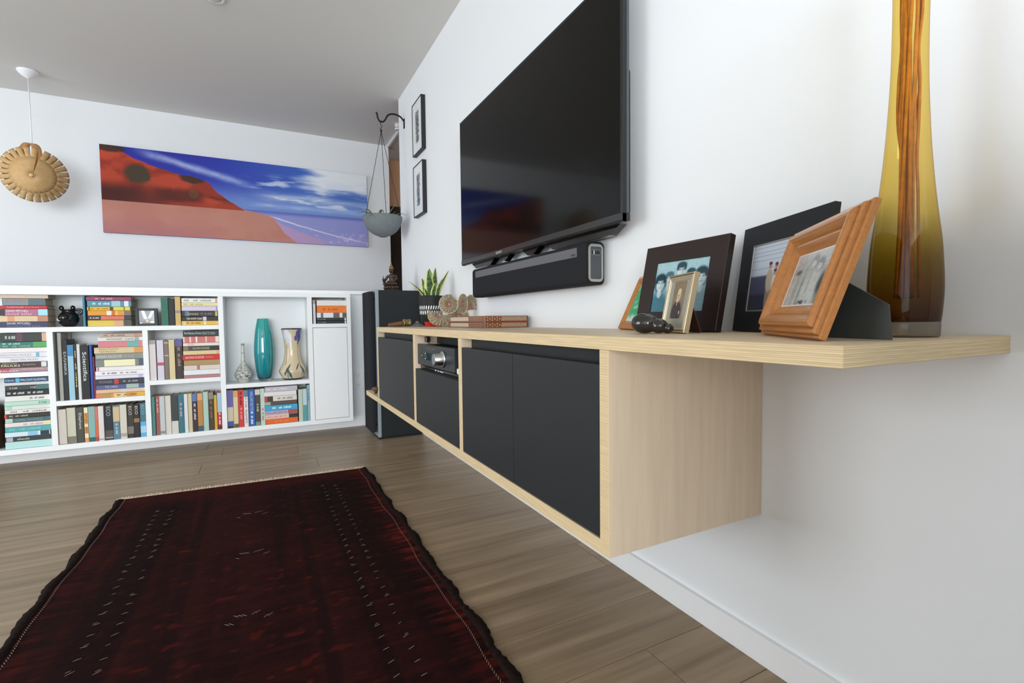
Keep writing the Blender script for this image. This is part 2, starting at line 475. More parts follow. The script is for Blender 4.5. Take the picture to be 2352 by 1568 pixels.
# ------------------------------------------------------------------ canvas picture on the far wall
def beach(u, v):
    n1 = vnoise(u*9, v*5, 1, 5); n2 = vnoise(u*26, v*10, 2, 4); n3 = vnoise(u*60, v*26, 3, 3)
    c = np.tile(hx('#2a36a4'), (len(u), 1))
    c = mixc(c, '#3c62b8', sstep(.25, .8, u)); c = mixc(c, '#7e9ad2', sstep(.78, .42, v)*.8)
    c = mixc(c, '#232a94', sstep(.7, 1., v)*sstep(.55, .0, u)*.8)
    # streak of cloud falling to the right
    vs = .97-(u-.12)*.72; d = np.abs(v-vs-.05*(n1-.5))
    c = mixc(c, '#b9c6e6', sstep(.075, .0, d)*sstep(.08, .2, u)*sstep(.55, .42, u)*(.45+.6*n2))
    # great white cloud, streaky lower clouds
    st = vnoise(u*7+v*2, v*16, 31, 5); st2 = vnoise(u*16+v*4, v*34, 32, 4)
    k = sstep(.66, .80, u+.16*(st-.5))*sstep(.60, .80, v+.34*(st-.5)-.10*(u-.8)); c = mixc(c, '#e3e8ee', k)
    k = sstep(.50, .64, st*.6+st2*.4+.12*(u-.65))*sstep(.44, .62, u)*sstep(.40, .52, v)*sstep(.92, .74, v-.1*(u-.7)); c = mixc(c, '#d3dbec', k*.9)
    k = sstep(.09, .0, np.abs(v-.60-.10*(st-.5)))*sstep(.48, .62, u)*(.35+.65*st2); c = mixc(c, '#dde4ee', k*.8)
    k = sstep(.06, .0, np.abs(v-.47-.05*(st-.5)))*sstep(.45, .6, u)*(.3+.5*n2); c = mixc(c, '#a9bbe4', k)
    k = sstep(.80, .90, u)*sstep(.10, .03, np.abs(v-.66+.08*(st-.5))); c = mixc(c, '#3f66b4', k*.75)
    # sea
    sea = v < .392; s = np.where(sea, 1.0, 0.0)
    c = np.where(sea[:, None], hx('#8e92cc')[None], c)
    c = mixc(c, '#5765b4', s*sstep(.33, .40, v)); c = mixc(c, '#a79ad0', s*sstep(.2, .0, v)*.7*(.5+n2))
    c = mixc(c, '#c9c4e4', s*sstep(.60, .70, n3*.6+n2*.4)*sstep(.25, .05, v)*.8)
    # sand with the shore line
    sh = np.interp(v, [0, .128, .28, .33, .392], [.685, .635, .60, .582, .47])+.012*(n1-.5)
    sand = (u < sh) & (v < .385)
    wet = (u < sh+.13*sstep(.3, .02, v)) & (v < .3)
    c = np.where(wet[:, None], (.55*hx('#c79ab6')+.45*hx('#9a92c8'))[None], c)
    c = np.where(sand[:, None], hx('#b97a6c')[None], c)
    c = mixc(c, '#a86c70', np.where(sand, 1, 0)*sstep(.5, .1, u)*sstep(.3, .0, v)*.8); c = mixc(c, '#c48e7c', np.where(sand, 1, 0)*sstep(.40, .75, n1)*.4)
    fo = np.abs((u-.585)-(.33-v)*1.0-(.33-v)**2*1.6-.014*(n2-.5)); c = mixc(c, '#e6dfee', sstep(.016, .003, fo)*sstep(.34, .30, v)*sstep(.02, .09, v)*.9)
    # red cliff
    top = np.interp(u, [0, .06, .1, .185, .255, .30, .35, .387, .425, .455, .48], [1.02, .95, .88, .80, .745, .74, .69, .567, .483, .43, .385])+.02*(n2-.5)
    cl = (v < top) & (v > .372) & (u < .48); f = np.where(cl, 1.0, 0.0)
    c = np.where(cl[:, None], hx('#b8432a')[None], c)
    c = mixc(c, '#8a2c1a', f*sstep(.50, .66, n1)*.8); c = mixc(c, '#4a1a14', f*sstep(.64, .48, v)*sstep(.30, .05, u)*sstep(.35, .6, n1+.25))
    c = mixc(c, '#4f1a14', f*sstep(.60, .52, v+.06*(n2-.5))*sstep(.14, .2, u)*sstep(.36, .30, u)*.85); c = mixc(c, '#a33a22', f*sstep(.45, .40, v+.05*(n2-.5))*sstep(.15, .25, u)*.8); c = mixc(c, '#5a2016', f*sstep(.03, .0, np.abs(v-.49+.5*(u-.40)+.04*(n2-.5)))*sstep(.33, .37, u)*.7)
    def bush(uu, vv, ru, rv, a=.9):
        return sstep(1.15, .75, np.sqrt(((u-uu)/ru)**2+((v-vv)/rv)**2)+.5*(n3-.5))*a
    c = mixc(c, '#3d3a2a', bush(.115, .70, .045, .11)); c = mixc(c, '#3c2a1c', f*bush(.30, .715, .045, .065))
    c = mixc(c, '#5f4a30', bush(.30, .53, .018, .06, .6)); c = mixc(c, '#3a2318', bush(.03, .97, .05, .05))
    return c
t = thing('canvas_picture', 'wide canvas print of red cliffs, pink sand and blue sky on the far wall', 'picture', (-1.09, YB, 1.55))
PX0, PX1, PZ0, PZ1 = -2.124, -.059, 1.5515, 2.245
box('canvas', PX0, PX1, YB-.03, YB-.0005, PZ0, PZ1, mat('canvas_side', '#6d6ea6', .7), t, .001)
painted('print', lambda u, v: np.stack([PX0+u*(PX1-PX0), 0*u+YB-.0306, PZ0+v*(PZ1-PZ0)], 1), 420, 150, beach, attr_mat('canvas_print', .55, .3), t)

# ------------------------------------------------------------------ bookshelf
YF = 3.385
sh = thing('bookshelf', 'white floating bookshelf with open cells along the half wall', 'bookshelf', (-1.7, YF, .09))
def board(n, x0, x1, z0, z1, y0=YF, y1=3.602):
    return box(n, x0, x1, y0, y1, z0, z1, M_white, sh, .0008)
LX = -3.15
board('top_panel', LX, -.447, .990, 1.0165)
board('bottom_panel', LX, -.447, .090, .120)
board('side_panel', LX, LX+.027, .1202, .9898); board('side_panel', -.474, -.447, .1202, .9898)
board('divider', -2.125, -2.097, .1202, .7768); board('divider', -1.680, -1.653, .1202, .7768)
board('divider', -1.276, -1.247, .1202, .9898); board('divider', -.738, -.708, .1202, .9898)
board('shelf', LX+.0272, -1.2762, .777, .805)
board('shelf', LX+.0272, -2.1252, .525, .5525); board('shelf', -2.0968, -1.6802, .3475, .376)
board('shelf', -1.6528, -1.2762, .4375, .466); board('shelf', -1.2468, -.7382, .3845, .4125)
board('shelf', -.7078, -.4742, .7765, .804)
board('back_panel', LX, -.447, .092, 1.014, 3.6022, YH-.0125)
d = box('door', -.7055, -.4765, YF+.0005, YF+.018, .1225, .7740, M_white, sh, .001)
box('door_gap_shade', -.7078, -.4742, YF+.02, YF+.022, .1202, .7764, M_dark, sh)  # black sheet behind the door, stands in for shade in the gap round it
BOOKS=[
('H',-2.314,-2.1111,0.9683,0.989,'#cdbba5',[],[],'tan paperback, topmost in the stack beside the black pot jug','books on the top shelf'),
('H',-2.3056,-2.1244,0.9288,0.9675,'#5d7079',[(0.02,0.6,'#7d9299')],[('~',0.08,0.55,'#c07a7a',0.7)],'grey blue paperback, second down in the stack beside the black pot jug','books on the top shelf'),
('H',-2.3159,-2.1184,0.9091,0.928,'#b83a45',[],[('SLADE HOUSE',0.15,0.5,'#f0c9c0'),('David Mitchell',0.53,0.82,'#e6a49c')],'red paperback, third down in the stack beside the black pot jug','books on the top shelf'),
('H',-2.3171,-2.1156,0.8711,0.9083,'#b4708c',[(0.,0.11,'#3c3b40'),(0.8,1.,'#a6e0f0')],[('DAVID MITCHELL',0.14,0.6,'#eaf6fa',0.72),('cloud atlas',0.12,0.66,'#e9c9d2',0.28)],'pink and sky blue paperback, fourth down in the stack beside the black pot jug','books on the top shelf'),
('H',-2.3186,-2.1155,0.8379,0.8703,'#dcc3a0',[(0.16,0.3,'#d99c7d'),(0.78,1.,'#c08a6c')],[],'sand and orange paperback, fifth down in the stack beside the black pot jug','books on the top shelf'),
('H',-2.32,-2.1177,0.8054,0.8371,'#3f4560',[],[('DAVID MITCHELL',0.15,0.64,'#f2f2f5',0.72),('number9dream',0.15,0.83,'#7f84a5',0.27)],'navy paperback, bottom one of the stack beside the black pot jug','books on the top shelf'),
('V',-1.9585,-1.9476,0.8056,0.9862,'#3f7f9c',[],[],'thin blue book standing between the black pot and the yellow stack','books on the top shelf'),
('H',-1.9417,-1.7291,0.9592,0.9805,'#9c3f62',[],[('~',0.2,0.6,'#e2a9bd')],'magenta paperback, topmost in the stack beside the small lily picture','books on the top shelf'),
('H',-1.9386,-1.7302,0.9227,0.9584,'#4f93ac',[(0.55,0.75,'#9fc7d2'),(0.84,0.94,'#dfe8ee')],[('~',0.12,0.52,'#cfe6ee')],'sea blue paperback, second down in the stack beside the small lily picture','books on the top shelf'),
('H',-1.9389,-1.7358,0.8995,0.9219,'#e0b83e',[(0.62,1.,'#d9d04e'),(0.03,0.06,'#4a4526'),(0.52,0.6,'#4a4526'),(0.85,0.87,'#4a4526')],[('~',0.08,0.5,'#c98a20')],'yellow paperback with black marks, third down in the stack beside the small lily picture','books on the top shelf'),
('H',-1.9365,-1.7323,0.8696,0.8987,'#df9838',[(0.43,0.54,'#ece7d8'),(0.55,0.62,'#dd6530'),(0.63,0.7,'#ddc14a'),(0.84,1.,'#75706a')],[],'orange and grey paperback, fourth down in the stack beside the small lily picture','books on the top shelf'),
('H',-1.9376,-1.7334,0.8431,0.8688,'#3b3438',[(0.3,0.84,'#d4735e')],[('~',0.05,0.26,'#cfc3c0')],'black and salmon paperback, fifth down in the stack beside the small lily picture','books on the top shelf'),
('H',-1.9397,-1.7337,0.806,0.8423,'#dfc24f',[(0.6,0.82,'#d9a982'),(0.82,1.,'#4a5150')],[],'thick yellow paperback, bottom one of the stack beside the small lily picture','books on the top shelf'),
('V',-1.5814,-1.5442,0.8056,0.9791,'#2f6b58',[],[],'dark green cloth book standing beside the small lily picture','books on the top shelf'),
('V',-1.5431,-1.5105,0.8056,0.9721,'#1d1f22',[],[],'black book standing between the green and gold spines','books on the top shelf'),
('V',-1.5093,-1.4796,0.8056,0.9856,'#d0b071',[(0.43,0.52,'#8b8d8c')],[],'tall gold book standing beside the white topped stack','books on the top shelf'),
('H',-1.4731,-1.2773,0.9496,0.9767,'#e6e9e6',[(0.94,0.98,'#c98078')],[('~',0.06,0.85,'#9aa29f')],'white paperback, topmost in the stack next to the tall gold book','books on the top shelf'),
('H',-1.4734,-1.2773,0.9277,0.9488,'#e3dca0',[],[('~',0.06,0.6,'#b9ae6a')],'pale yellow paperback, second down in the stack next to the tall gold book','books on the top shelf'),
('H',-1.4734,-1.2773,0.8966,0.9269,'#d3c9e0',[(0.95,0.98,'#8f87a8')],[],'lavender paperback, third down in the stack next to the tall gold book','books on the top shelf'),
('H',-1.4737,-1.2773,0.8612,0.8958,'#37323a',[(0.08,0.2,'#4e7684'),(0.92,0.98,'#b9bd4a')],[('Amnesia',0.14,0.45,'#c8c27a'),('~',0.52,0.84,'#857c85')],'black paperback with green square, fourth down in the stack next to the tall gold book','books on the top shelf'),
('H',-1.4748,-1.2773,0.8332,0.8604,'#2f2a2c',[(0.57,0.67,'#cfcac5')],[('THE WHITE TIGER',0.12,0.55,'#f4f2ee')],'black paperback with white title, fifth down in the stack next to the tall gold book','books on the top shelf'),
('H',-1.4767,-1.2773,0.806,0.8324,'#e2b64f',[(0.04,0.12,'#d9cba0'),(0.6,0.66,'#e9dcc0')],[('~',0.12,0.52,'#a87f2c')],'amber yellow paperback, bottom one of the stack next to the tall gold book','books on the top shelf'),
('H',-2.3241,-2.1263,0.725,0.7757,'#39413f',[(0.36,0.48,'#6a4256'),(0.9,1.,'#d8a88c')],[('~',0.12,0.34,'#c5d0d0')],'thick dark floral book, topmost in the stack above the blue topped stack','books at the frame edge, middle cell'),
('H',-2.3259,-2.1263,0.6908,0.7242,'#3f7b6c',[(0.7,1.,'#5da464')],[('~',0.06,0.44,'#a8d3cc',0.7),('~',0.06,0.66,'#79b0a5',0.28)],'green paperback, second down in the stack above the blue topped stack','books at the frame edge, middle cell'),
('H',-2.3272,-2.1263,0.665,0.69,'#e9e2e2',[],[],'plain white paperback, third down in the stack above the blue topped stack','books at the frame edge, middle cell'),
('H',-2.3283,-2.1265,0.6377,0.6642,'#e2e2e8',[(0.76,0.83,'#74b0cc')],[('SEBASTIAN FAULKS',0.,0.66,'#a9a9b2')],'white paperback with blue mark, fourth down in the stack above the blue topped stack','books at the frame edge, middle cell'),
('H',-2.3294,-2.1263,0.6109,0.6369,'#e4e3e8',[],[('SEBASTIAN FAULKS',0.22,0.8,'#8f90a4')],'white paperback with grey lettering, fifth down in the stack above the blue topped stack','books at the frame edge, middle cell'),
('H',-2.3307,-2.1263,0.5794,0.6101,'#4c3f3e',[(0.86,0.97,'#d5dddd')],[('FAULKS',0.04,0.42,'#f1ead2',0.38),('SEBASTIAN',0.06,0.36,'#a3a578',0.8),('Engleby',0.48,0.74,'#b5a79f')],'dark brown paperback, sixth down in the stack above the blue topped stack','books at the frame edge, middle cell'),
('H',-2.3319,-2.1263,0.5544,0.5786,'#a98790',[(0.,0.22,'#b3525f')],[('FAULKS',0.02,0.38,'#f3ecea',0.3),('where my heart used to beat',0.46,0.9,'#eadfe2',0.65)],'mauve pink paperback, bottom one of the stack above the blue topped stack','books at the frame edge, middle cell'),
('H',-2.3135,-2.1274,0.497,0.5219,'#2f5078',[(0.25,0.34,'#58b8d8')],[('blink',0.03,0.22,'#b9cfe0'),('MALCOLM GLADWELL',0.36,0.96,'#eef3f8')],'navy blue paperback, topmost in the lowest stack beside the dark jar','books at the frame edge, lowest cell'),
('H',-2.3137,-2.1276,0.4789,0.4962,'#cfd0cf',[],[],'slim grey white paperback, second down in the lowest stack beside the dark jar','books at the frame edge, lowest cell'),
('H',-2.3142,-2.1273,0.4513,0.4781,'#3c4242',[(0.7,1.,'#4a7672')],[('~',0.1,0.28,'#b8bebd'),('~',0.57,0.7,'#b8bebd')],'dark grey paperback, third down in the lowest stack beside the dark jar','books at the frame edge, lowest cell'),
('H',-2.3154,-2.1273,0.4198,0.4505,'#25282a',[],[('~',0.05,0.44,'#cfcfd0'),('~',0.5,0.86,'#cfcfd0')],'black paperback, fourth down in the lowest stack beside the dark jar','books at the frame edge, lowest cell'),
('H',-2.3179,-2.1274,0.3888,0.419,'#dfdedb',[],[('~',0.55,0.88,'#8d8a86')],'thick white paperback, fifth down in the lowest stack beside the dark jar','books at the frame edge, lowest cell'),
('H',-2.3184,-2.128,0.3651,0.388,'#b5d8c8',[(0.76,1.,'#a3cfba')],[('~',0.76,0.94,'#5a7f72')],'mint green paperback, sixth down in the lowest stack beside the dark jar','books at the frame edge, lowest cell'),
('H',-2.3193,-2.127,0.3422,0.3643,'#d6dedb',[(0.02,0.16,'#a8cfc9')],[],'pale grey paperback, seventh down in the lowest stack beside the dark jar','books at the frame edge, lowest cell'),
('H',-2.3194,-2.1267,0.3192,0.3414,'#e0ddd8',[],[('~',0.12,0.95,'#9a9591')],'cream white paperback, eighth down in the lowest stack beside the dark jar','books at the frame edge, lowest cell'),
('H',-2.322,-2.1277,0.2953,0.3184,'#343231',[(0.,0.05,'#d2453f')],[('~',0.1,0.52,'#b9ab9e')],'black paperback with red corner, ninth down in the lowest stack beside the dark jar','books at the frame edge, lowest cell'),
('H',-2.3207,-2.128,0.2697,0.2945,'#4c6a6c',[(0.,0.16,'#b3cbc4')],[('ISABEL ALLENDE',0.22,0.82,'#86a0a0')],'slate green paperback, tenth down in the lowest stack beside the dark jar','books at the frame edge, lowest cell'),
('H',-2.3218,-2.1281,0.2449,0.2689,'#e3d6d2',[(0.86,1.,'#e0d9a4')],[('~',0.4,0.84,'#b9a4bb')],'pinkish cream paperback, eleventh down in the lowest stack beside the dark jar','books at the frame edge, lowest cell'),
('H',-2.3222,-2.1284,0.2154,0.2441,'#57a7aa',[],[('~',0.08,0.8,'#7fc3c4')],'bright teal paperback, twelfth down in the lowest stack beside the dark jar','books at the frame edge, lowest cell'),
('H',-2.3241,-2.1333,0.1883,0.2146,'#cfe3ec',[(0.5,0.72,'#8dc0dc'),(0.78,0.98,'#23364c')],[],'ice blue paperback, thirteenth down in the lowest stack beside the dark jar','books at the frame edge, lowest cell'),
('H',-2.324,-2.129,0.1621,0.1875,'#343a39',[(0.02,0.16,'#a9aeb8')],[('allende',0.25,0.52,'#d6dad8')],'black paperback with pale corner, fourteenth down in the lowest stack beside the dark jar','books at the frame edge, lowest cell'),
('H',-2.3249,-2.1283,0.1212,0.1613,'#b3dad8',[],[],'pale aqua paperback, bottom one of the lowest stack beside the dark jar','books at the frame edge, lowest cell'),
('V',-2.0821,-2.0645,0.3765,0.7715,'#a3a29c',[],[],'tall grey slipcase standing against the cell side','upright books in the tall cell'),
('V',-2.0639,-2.0395,0.3765,0.7304,'#1d2023',[],[('ΕΛΛΗΝΙΚΑ',0.42,0.8,'#d6d9d8')],'black book standing beside the grey slipcase','upright books in the tall cell'),
('V',-2.0389,-2.0123,0.3765,0.6996,'#9cc3d6',[(0.8,1.,'#3f87bd')],[],'pale blue book with darker top standing upright','upright books in the tall cell'),
('V',-2.0114,-1.9983,0.3765,0.6951,'#2c2a2c',[],[('~',0.2,0.9,'#d6cf86')],'thin black book with yellow lettering standing upright','upright books in the tall cell'),
('V',-1.9975,-1.9828,0.3765,0.7028,'#d7d8d8',[],[],'plain white spine standing beside the widest black book','upright books in the tall cell'),
('V',-1.982,-1.9418,0.3765,0.6936,'#17191c',[],[('Scientifica',0.34,0.88,'#eef2f2')],'wide black book lettered in large white type','upright books in the tall cell'),
('V',-1.9404,-1.9275,0.3765,0.6926,'#2d4fae',[],[],'bright blue thin book standing upright','upright books in the tall cell'),
('V',-1.9269,-1.9169,0.3765,0.6263,'#6d2a3c',[],[],'maroon thin book standing beside the tall stack','upright books in the tall cell'),
('H',-1.8858,-1.683,0.7401,0.7611,'#c0a797',[(0.8,1.,'#c98f78')],[('~',0.08,0.6,'#8d7468')],'dull tan paperback, topmost in the tall stack beside the upright books','books in the tall cell'),
('H',-1.8984,-1.6824,0.7155,0.7393,'#dcdcd6',[(0.82,0.92,'#8bb3b3')],[('INCENDIARY  CLEAVE',0.2,0.8,'#3b3b3c')],'white paperback with black capitals, second down in the tall stack beside the upright books','books in the tall cell'),
('H',-1.8972,-1.6818,0.679,0.7147,'#d3838a',[(0.65,0.9,'#6cafae')],[],'rose pink paperback, third down in the tall stack beside the upright books','books in the tall cell'),
('H',-1.9167,-1.6832,0.6423,0.6782,'#d6c298',[(0.82,1.,'#d79a52')],[('Barbara Kingsolver',0.1,0.5,'#9c8a62',0.72),('Flight Behaviour',0.1,0.45,'#9c8a62',0.3)],'sandy beige paperback, fourth down in the tall stack beside the upright books','books in the tall cell'),
('H',-1.9128,-1.6813,0.6058,0.6415,'#8c8f89',[],[('BARBARA KINGSOLVER',0.03,0.55,'#d9dbd5'),('~',0.6,0.8,'#a9aba5')],'mid grey paperback, fifth down in the tall stack beside the upright books','books in the tall cell'),
('H',-1.9131,-1.6813,0.5637,0.605,'#7d8780',[(0.18,0.82,'#eeeac0'),(0.9,1.,'#4c5866')],[],'grey paperback with long cream label, sixth down in the tall stack beside the upright books','books in the tall cell'),
('H',-1.9116,-1.6813,0.5382,0.5629,'#e9e5e6',[(0.02,0.06,'#d07f86')],[],'white paperback with pink dot, seventh down in the tall stack beside the upright books','books in the tall cell'),
('H',-1.9154,-1.6813,0.5099,0.5374,'#ebe8ea',[],[('~',0.14,0.44,'#7d7a80'),('~',0.5,0.86,'#a19ba2')],'white paperback with fine lettering, eighth down in the tall stack beside the upright books','books in the tall cell'),
('H',-1.9164,-1.6817,0.4887,0.5091,'#dedcec',[(0.88,0.97,'#b9b8de')],[],'white and lilac paperback, ninth down in the tall stack beside the upright books','books in the tall cell'),
('H',-1.917,-1.6828,0.4553,0.4879,'#33363f',[(0.38,0.47,'#c23a3c')],[('POWER',0.08,0.34,'#8f929b'),('~',0.56,0.88,'#9c9ea6')],'charcoal paperback with red spot, tenth down in the tall stack beside the upright books','books in the tall cell'),
('H',-1.9163,-1.6832,0.4267,0.4545,'#565f88',[(0.62,0.88,'#9fb8b6')],[('THE CAIRNS',0.18,0.44,'#c5cce0')],'slate blue paperback, eleventh down in the tall stack beside the upright books','books in the tall cell'),
('H',-1.9173,-1.6816,0.4036,0.4259,'#e0b99a',[(0.5,0.58,'#b8cfe2'),(0.58,1.,'#dcc3b4')],[],'peach paperback, twelfth down in the tall stack beside the upright books','books in the tall cell'),
('H',-1.9178,-1.6821,0.3769,0.4028,'#d3984c',[(0.,0.12,'#d77c5e'),(0.12,0.3,'#b0924f'),(0.36,0.62,'#e3c98e'),(0.8,1.,'#dfae3a')],[('~',0.42,0.85,'#8d6a3a')],'orange and yellow paperback, bottom one of the tall stack beside the upright books','books in the tall cell'),
('V',-2.0942,-2.0581,0.1206,0.3261,'#cfc6bc',[(0.,0.02,'#b58f92')],[],'pinkish cream book standing first in the wide bottom cell','upright books, bottom row, wide cell'),
('V',-2.0572,-2.0173,0.1206,0.3313,'#c9c8b2',[(0.,0.2,'#7b7a68')],[],'olive cream book with dark figure at its foot','upright books, bottom row, wide cell'),
('V',-2.0164,-1.9809,0.1206,0.3298,'#474742',[],[('Elephant',0.38,0.84,'#d9d9d2')],'dark grey book lettered in white script','upright books, bottom row, wide cell'),
('V',-1.9801,-1.9612,0.1206,0.3277,'#d79a52',[(0.84,0.99,'#ecdfc4'),(0.44,0.52,'#e9dcc0'),(0.12,0.24,'#ecdfc4')],[('HISTORY',0.54,0.82,'#6d3f1c'),('BEES',0.26,0.42,'#6d3f1c')],'orange and cream banded book','upright books, bottom row, wide cell'),
('V',-1.9604,-1.9288,0.1206,0.3295,'#7fb3b0',[(0.,0.12,'#33605e')],[('~',0.6,0.9,'#b9a48c')],'sea green book with darker foot','upright books, bottom row, wide cell'),
('V',-1.9279,-1.913,0.1206,0.3284,'#cf6a42',[(0.62,1.,'#cd7468'),(0.,0.12,'#a9474d')],[],'orange red slim book standing upright','upright books, bottom row, wide cell'),
('V',-1.9121,-1.8863,0.1206,0.3291,'#d9d6d5',[(0.03,0.06,'#8e8b8c')],[],'white book standing beside the slim orange red one','upright books, bottom row, wide cell'),
('V',-1.8854,-1.8449,0.1206,0.3276,'#20242a',[(0.04,0.09,'#8f9499'),(0.1,0.28,'#55504e')],[('ECO',0.7,0.97,'#b5c0c6')],'wide black book with pale circle lettering','upright books, bottom row, wide cell'),
('V',-1.8439,-1.8107,0.1206,0.3285,'#5c7c90',[(0.52,0.95,'#cdb78c')],[('~',0.14,0.46,'#b9c6cf')],'steel blue book with tan panel','upright books, bottom row, wide cell'),
('V',-1.8097,-1.7766,0.1206,0.3281,'#d2ccc0',[(0.06,0.16,'#aaa398')],[],'ivory book standing beside the tan panelled one','upright books, bottom row, wide cell'),
('V',-1.7757,-1.7439,0.1206,0.3262,'#37332f',[(0.12,0.34,'#7c776f')],[('ECO',0.68,0.95,'#cfc8bb')],'dark brown book with grey photograph near its foot','upright books, bottom row, wide cell'),
('V',-1.743,-1.7132,0.1206,0.3239,'#25211f',[(0.46,0.58,'#9a7040')],[('ECO',0.7,0.95,'#d9d4ca')],'black book with small orange emblem','upright books, bottom row, wide cell'),
('V',-1.712,-1.6813,0.1206,0.3287,'#47707f',[(0.,0.45,'#62a9d6'),(0.12,0.32,'#a9cfe6')],[('ECO',0.66,0.95,'#8fb0b6')],'blue sky book standing last in the wide bottom cell','upright books, bottom row, wide cell'),
('V',-1.6513,-1.6185,0.4665,0.716,'#e2dad8',[(0.9,1.,'#a9a39f')],[],'white book with pink tint standing first beside the cell side','upright books, cell with the red spine'),
('V',-1.6126,-1.578,0.4665,0.7149,'#d3cfdd',[(0.36,0.44,'#c0556f')],[],'pale lavender book with small red motif','upright books, cell with the red spine'),
('V',-1.576,-1.5515,0.4665,0.7139,'#7a6f65',[(0.6,0.62,'#cfc8bd'),(0.92,0.94,'#cfc8bd')],[],'brown grey book with pale bands','upright books, cell with the red spine'),
('V',-1.5502,-1.5198,0.4665,0.7155,'#d8c69a',[],[],'cream yellow book standing beside the purple topped one','upright books, cell with the red spine'),
('V',-1.5188,-1.4783,0.4665,0.7184,'#3a2d2b',[(0.82,1.,'#655a98')],[('~',0.3,0.8,'#a38d7c')],'dark brown book with purple top','upright books, cell with the red spine'),
('H',-1.4727,-1.2773,0.7338,0.7712,'#30383a',[],[('The Memory of Love',0.03,0.5,'#dfe6e6'),('AMINATTA FORNA',0.52,0.9,'#a9b4b4')],'black paperback, topmost in the stack beside the purple topped book','books in the cell with the red spine'),
('H',-1.4737,-1.2777,0.693,0.733,'#cf7672',[(0.,0.05,'#e2c9c6'),(0.35,0.39,'#f3e9e7'),(0.18,0.22,'#ecd3d0'),(0.62,0.66,'#e8c7bd'),(0.9,1.,'#e8d3d0')],[],'red patterned paperback, second down in the stack beside the purple topped book','books in the cell with the red spine'),
('H',-1.4744,-1.2781,0.6715,0.6922,'#e3dcd0',[(0.12,0.3,'#e3b9b6')],[],'cream paperback with pink smudge, third down in the stack beside the purple topped book','books in the cell with the red spine'),
('H',-1.4746,-1.2781,0.643,0.6707,'#48443d',[(0.,0.14,'#86735d'),(0.75,1.,'#26262a')],[('SALMAN RUSHDIE',0.26,0.72,'#c5bfae')],'dark olive paperback, fourth down in the stack beside the purple topped book','books in the cell with the red spine'),
('H',-1.4756,-1.2777,0.6158,0.6422,'#d8c998',[(0.92,1.,'#d9a98a')],[],'pale straw paperback, fifth down in the stack beside the purple topped book','books in the cell with the red spine'),
('H',-1.4787,-1.2783,0.5829,0.615,'#cb2d2c',[],[('SALMAN RUSHDIE',0.07,0.58,'#f2d3cd'),('Quichotte',0.62,0.83,'#e79a90')],'bright red paperback, sixth down in the stack beside the purple topped book','books in the cell with the red spine'),
('H',-1.4747,-1.2781,0.5488,0.5821,'#a98f5f',[],[],'old gold paperback, seventh down in the stack beside the purple topped book','books in the cell with the red spine'),
('H',-1.4753,-1.2783,0.519,0.548,'#d8c9c0',[(0.36,0.44,'#b3776f')],[],'pinkish beige paperback, eighth down in the stack beside the purple topped book','books in the cell with the red spine'),
('H',-1.4758,-1.2783,0.4866,0.5182,'#e3e6ea',[],[],'clean white paperback, ninth down in the stack beside the purple topped book','books in the cell with the red spine'),
('H',-1.4767,-1.278,0.4669,0.4858,'#b37d7d',[],[],'dusty red paperback, bottom one of the stack beside the purple topped book','books in the cell with the red spine'),
('V',-1.6517,-1.6342,0.1206,0.3642,'#4f8a84',[],[],'green teal book standing first in the narrow bottom cell','upright books, bottom row, narrow cell'),
('V',-1.6321,-1.6111,0.1206,0.3655,'#9c5c58',[],[('~',0.56,0.92,'#dba9a2')],'brick red book with pale lettering','upright books, bottom row, narrow cell'),
('V',-1.6103,-1.5836,0.1206,0.3648,'#bfc5c6',[(0.03,0.1,'#7f9190')],[],'cool grey book standing beside the brick red one','upright books, bottom row, narrow cell'),
('V',-1.5828,-1.5524,0.1206,0.3639,'#d8d3c8',[],[],'warm white book standing upright, plain','upright books, bottom row, narrow cell'),
('V',-1.5515,-1.5146,0.1206,0.3644,'#3b3b3c',[(0.,0.33,'#cfcfc7')],[],'charcoal over white book with grass at its foot','upright books, bottom row, narrow cell'),
('V',-1.5136,-1.4842,0.1206,0.3678,'#38717c',[],[('~',0.42,0.78,'#c9a3ae')],'deep teal book with pink lettering','upright books, bottom row, narrow cell'),
('V',-1.4833,-1.4629,0.1206,0.3672,'#dadce4',[],[],'white slim book standing beside the deep teal one','upright books, bottom row, narrow cell'),
('V',-1.462,-1.4399,0.1206,0.3674,'#d4c69c',[],[],'straw yellow slim book standing upright','upright books, bottom row, narrow cell'),
('V',-1.4391,-1.4119,0.1206,0.3653,'#352a3a',[(0.8,1.,'#5d74a8')],[('~',0.3,0.74,'#d6cfd9')],'dark purple book with blue top','upright books, bottom row, narrow cell'),
('V',-1.411,-1.3807,0.1206,0.3654,'#b98247',[(0.,0.14,'#3f5a68'),(0.82,1.,'#d9a169')],[],'burnt orange book with blue corner','upright books, bottom row, narrow cell'),
('V',-1.3795,-1.351,0.1206,0.3727,'#a9c8bd',[],[],'tall pale sea green book','upright books, bottom row, narrow cell'),
('V',-1.3503,-1.3207,0.1206,0.3665,'#4a372c',[(0.82,1.,'#8f8371')],[('~',0.3,0.78,'#8a7462')],'dark chocolate book with stony top','upright books, bottom row, narrow cell'),
('V',-1.3201,-1.3033,0.1206,0.3473,'#d9ab3c',[(0.9,1.,'#a9bb6a')],[],'short yellow book standing upright','upright books, bottom row, narrow cell'),
('V',-1.3018,-1.2773,0.1206,0.3652,'#b02c38',[(0.46,0.98,'#9cc3d6'),(0.,0.1,'#4a2a2a')],[('~',0.12,0.44,'#efdfe2')],'red and light blue book standing last in the narrow bottom cell','upright books, bottom row, narrow cell'),
('V',-1.2457,-1.211,0.1206,0.3726,'#cfc4ae',[(0.55,1.,'#6a62a6'),(0.05,0.18,'#4c55a3'),(0.,0.05,'#26263a')],[],'purple and cream book standing first under the vases','upright books under the vases'),
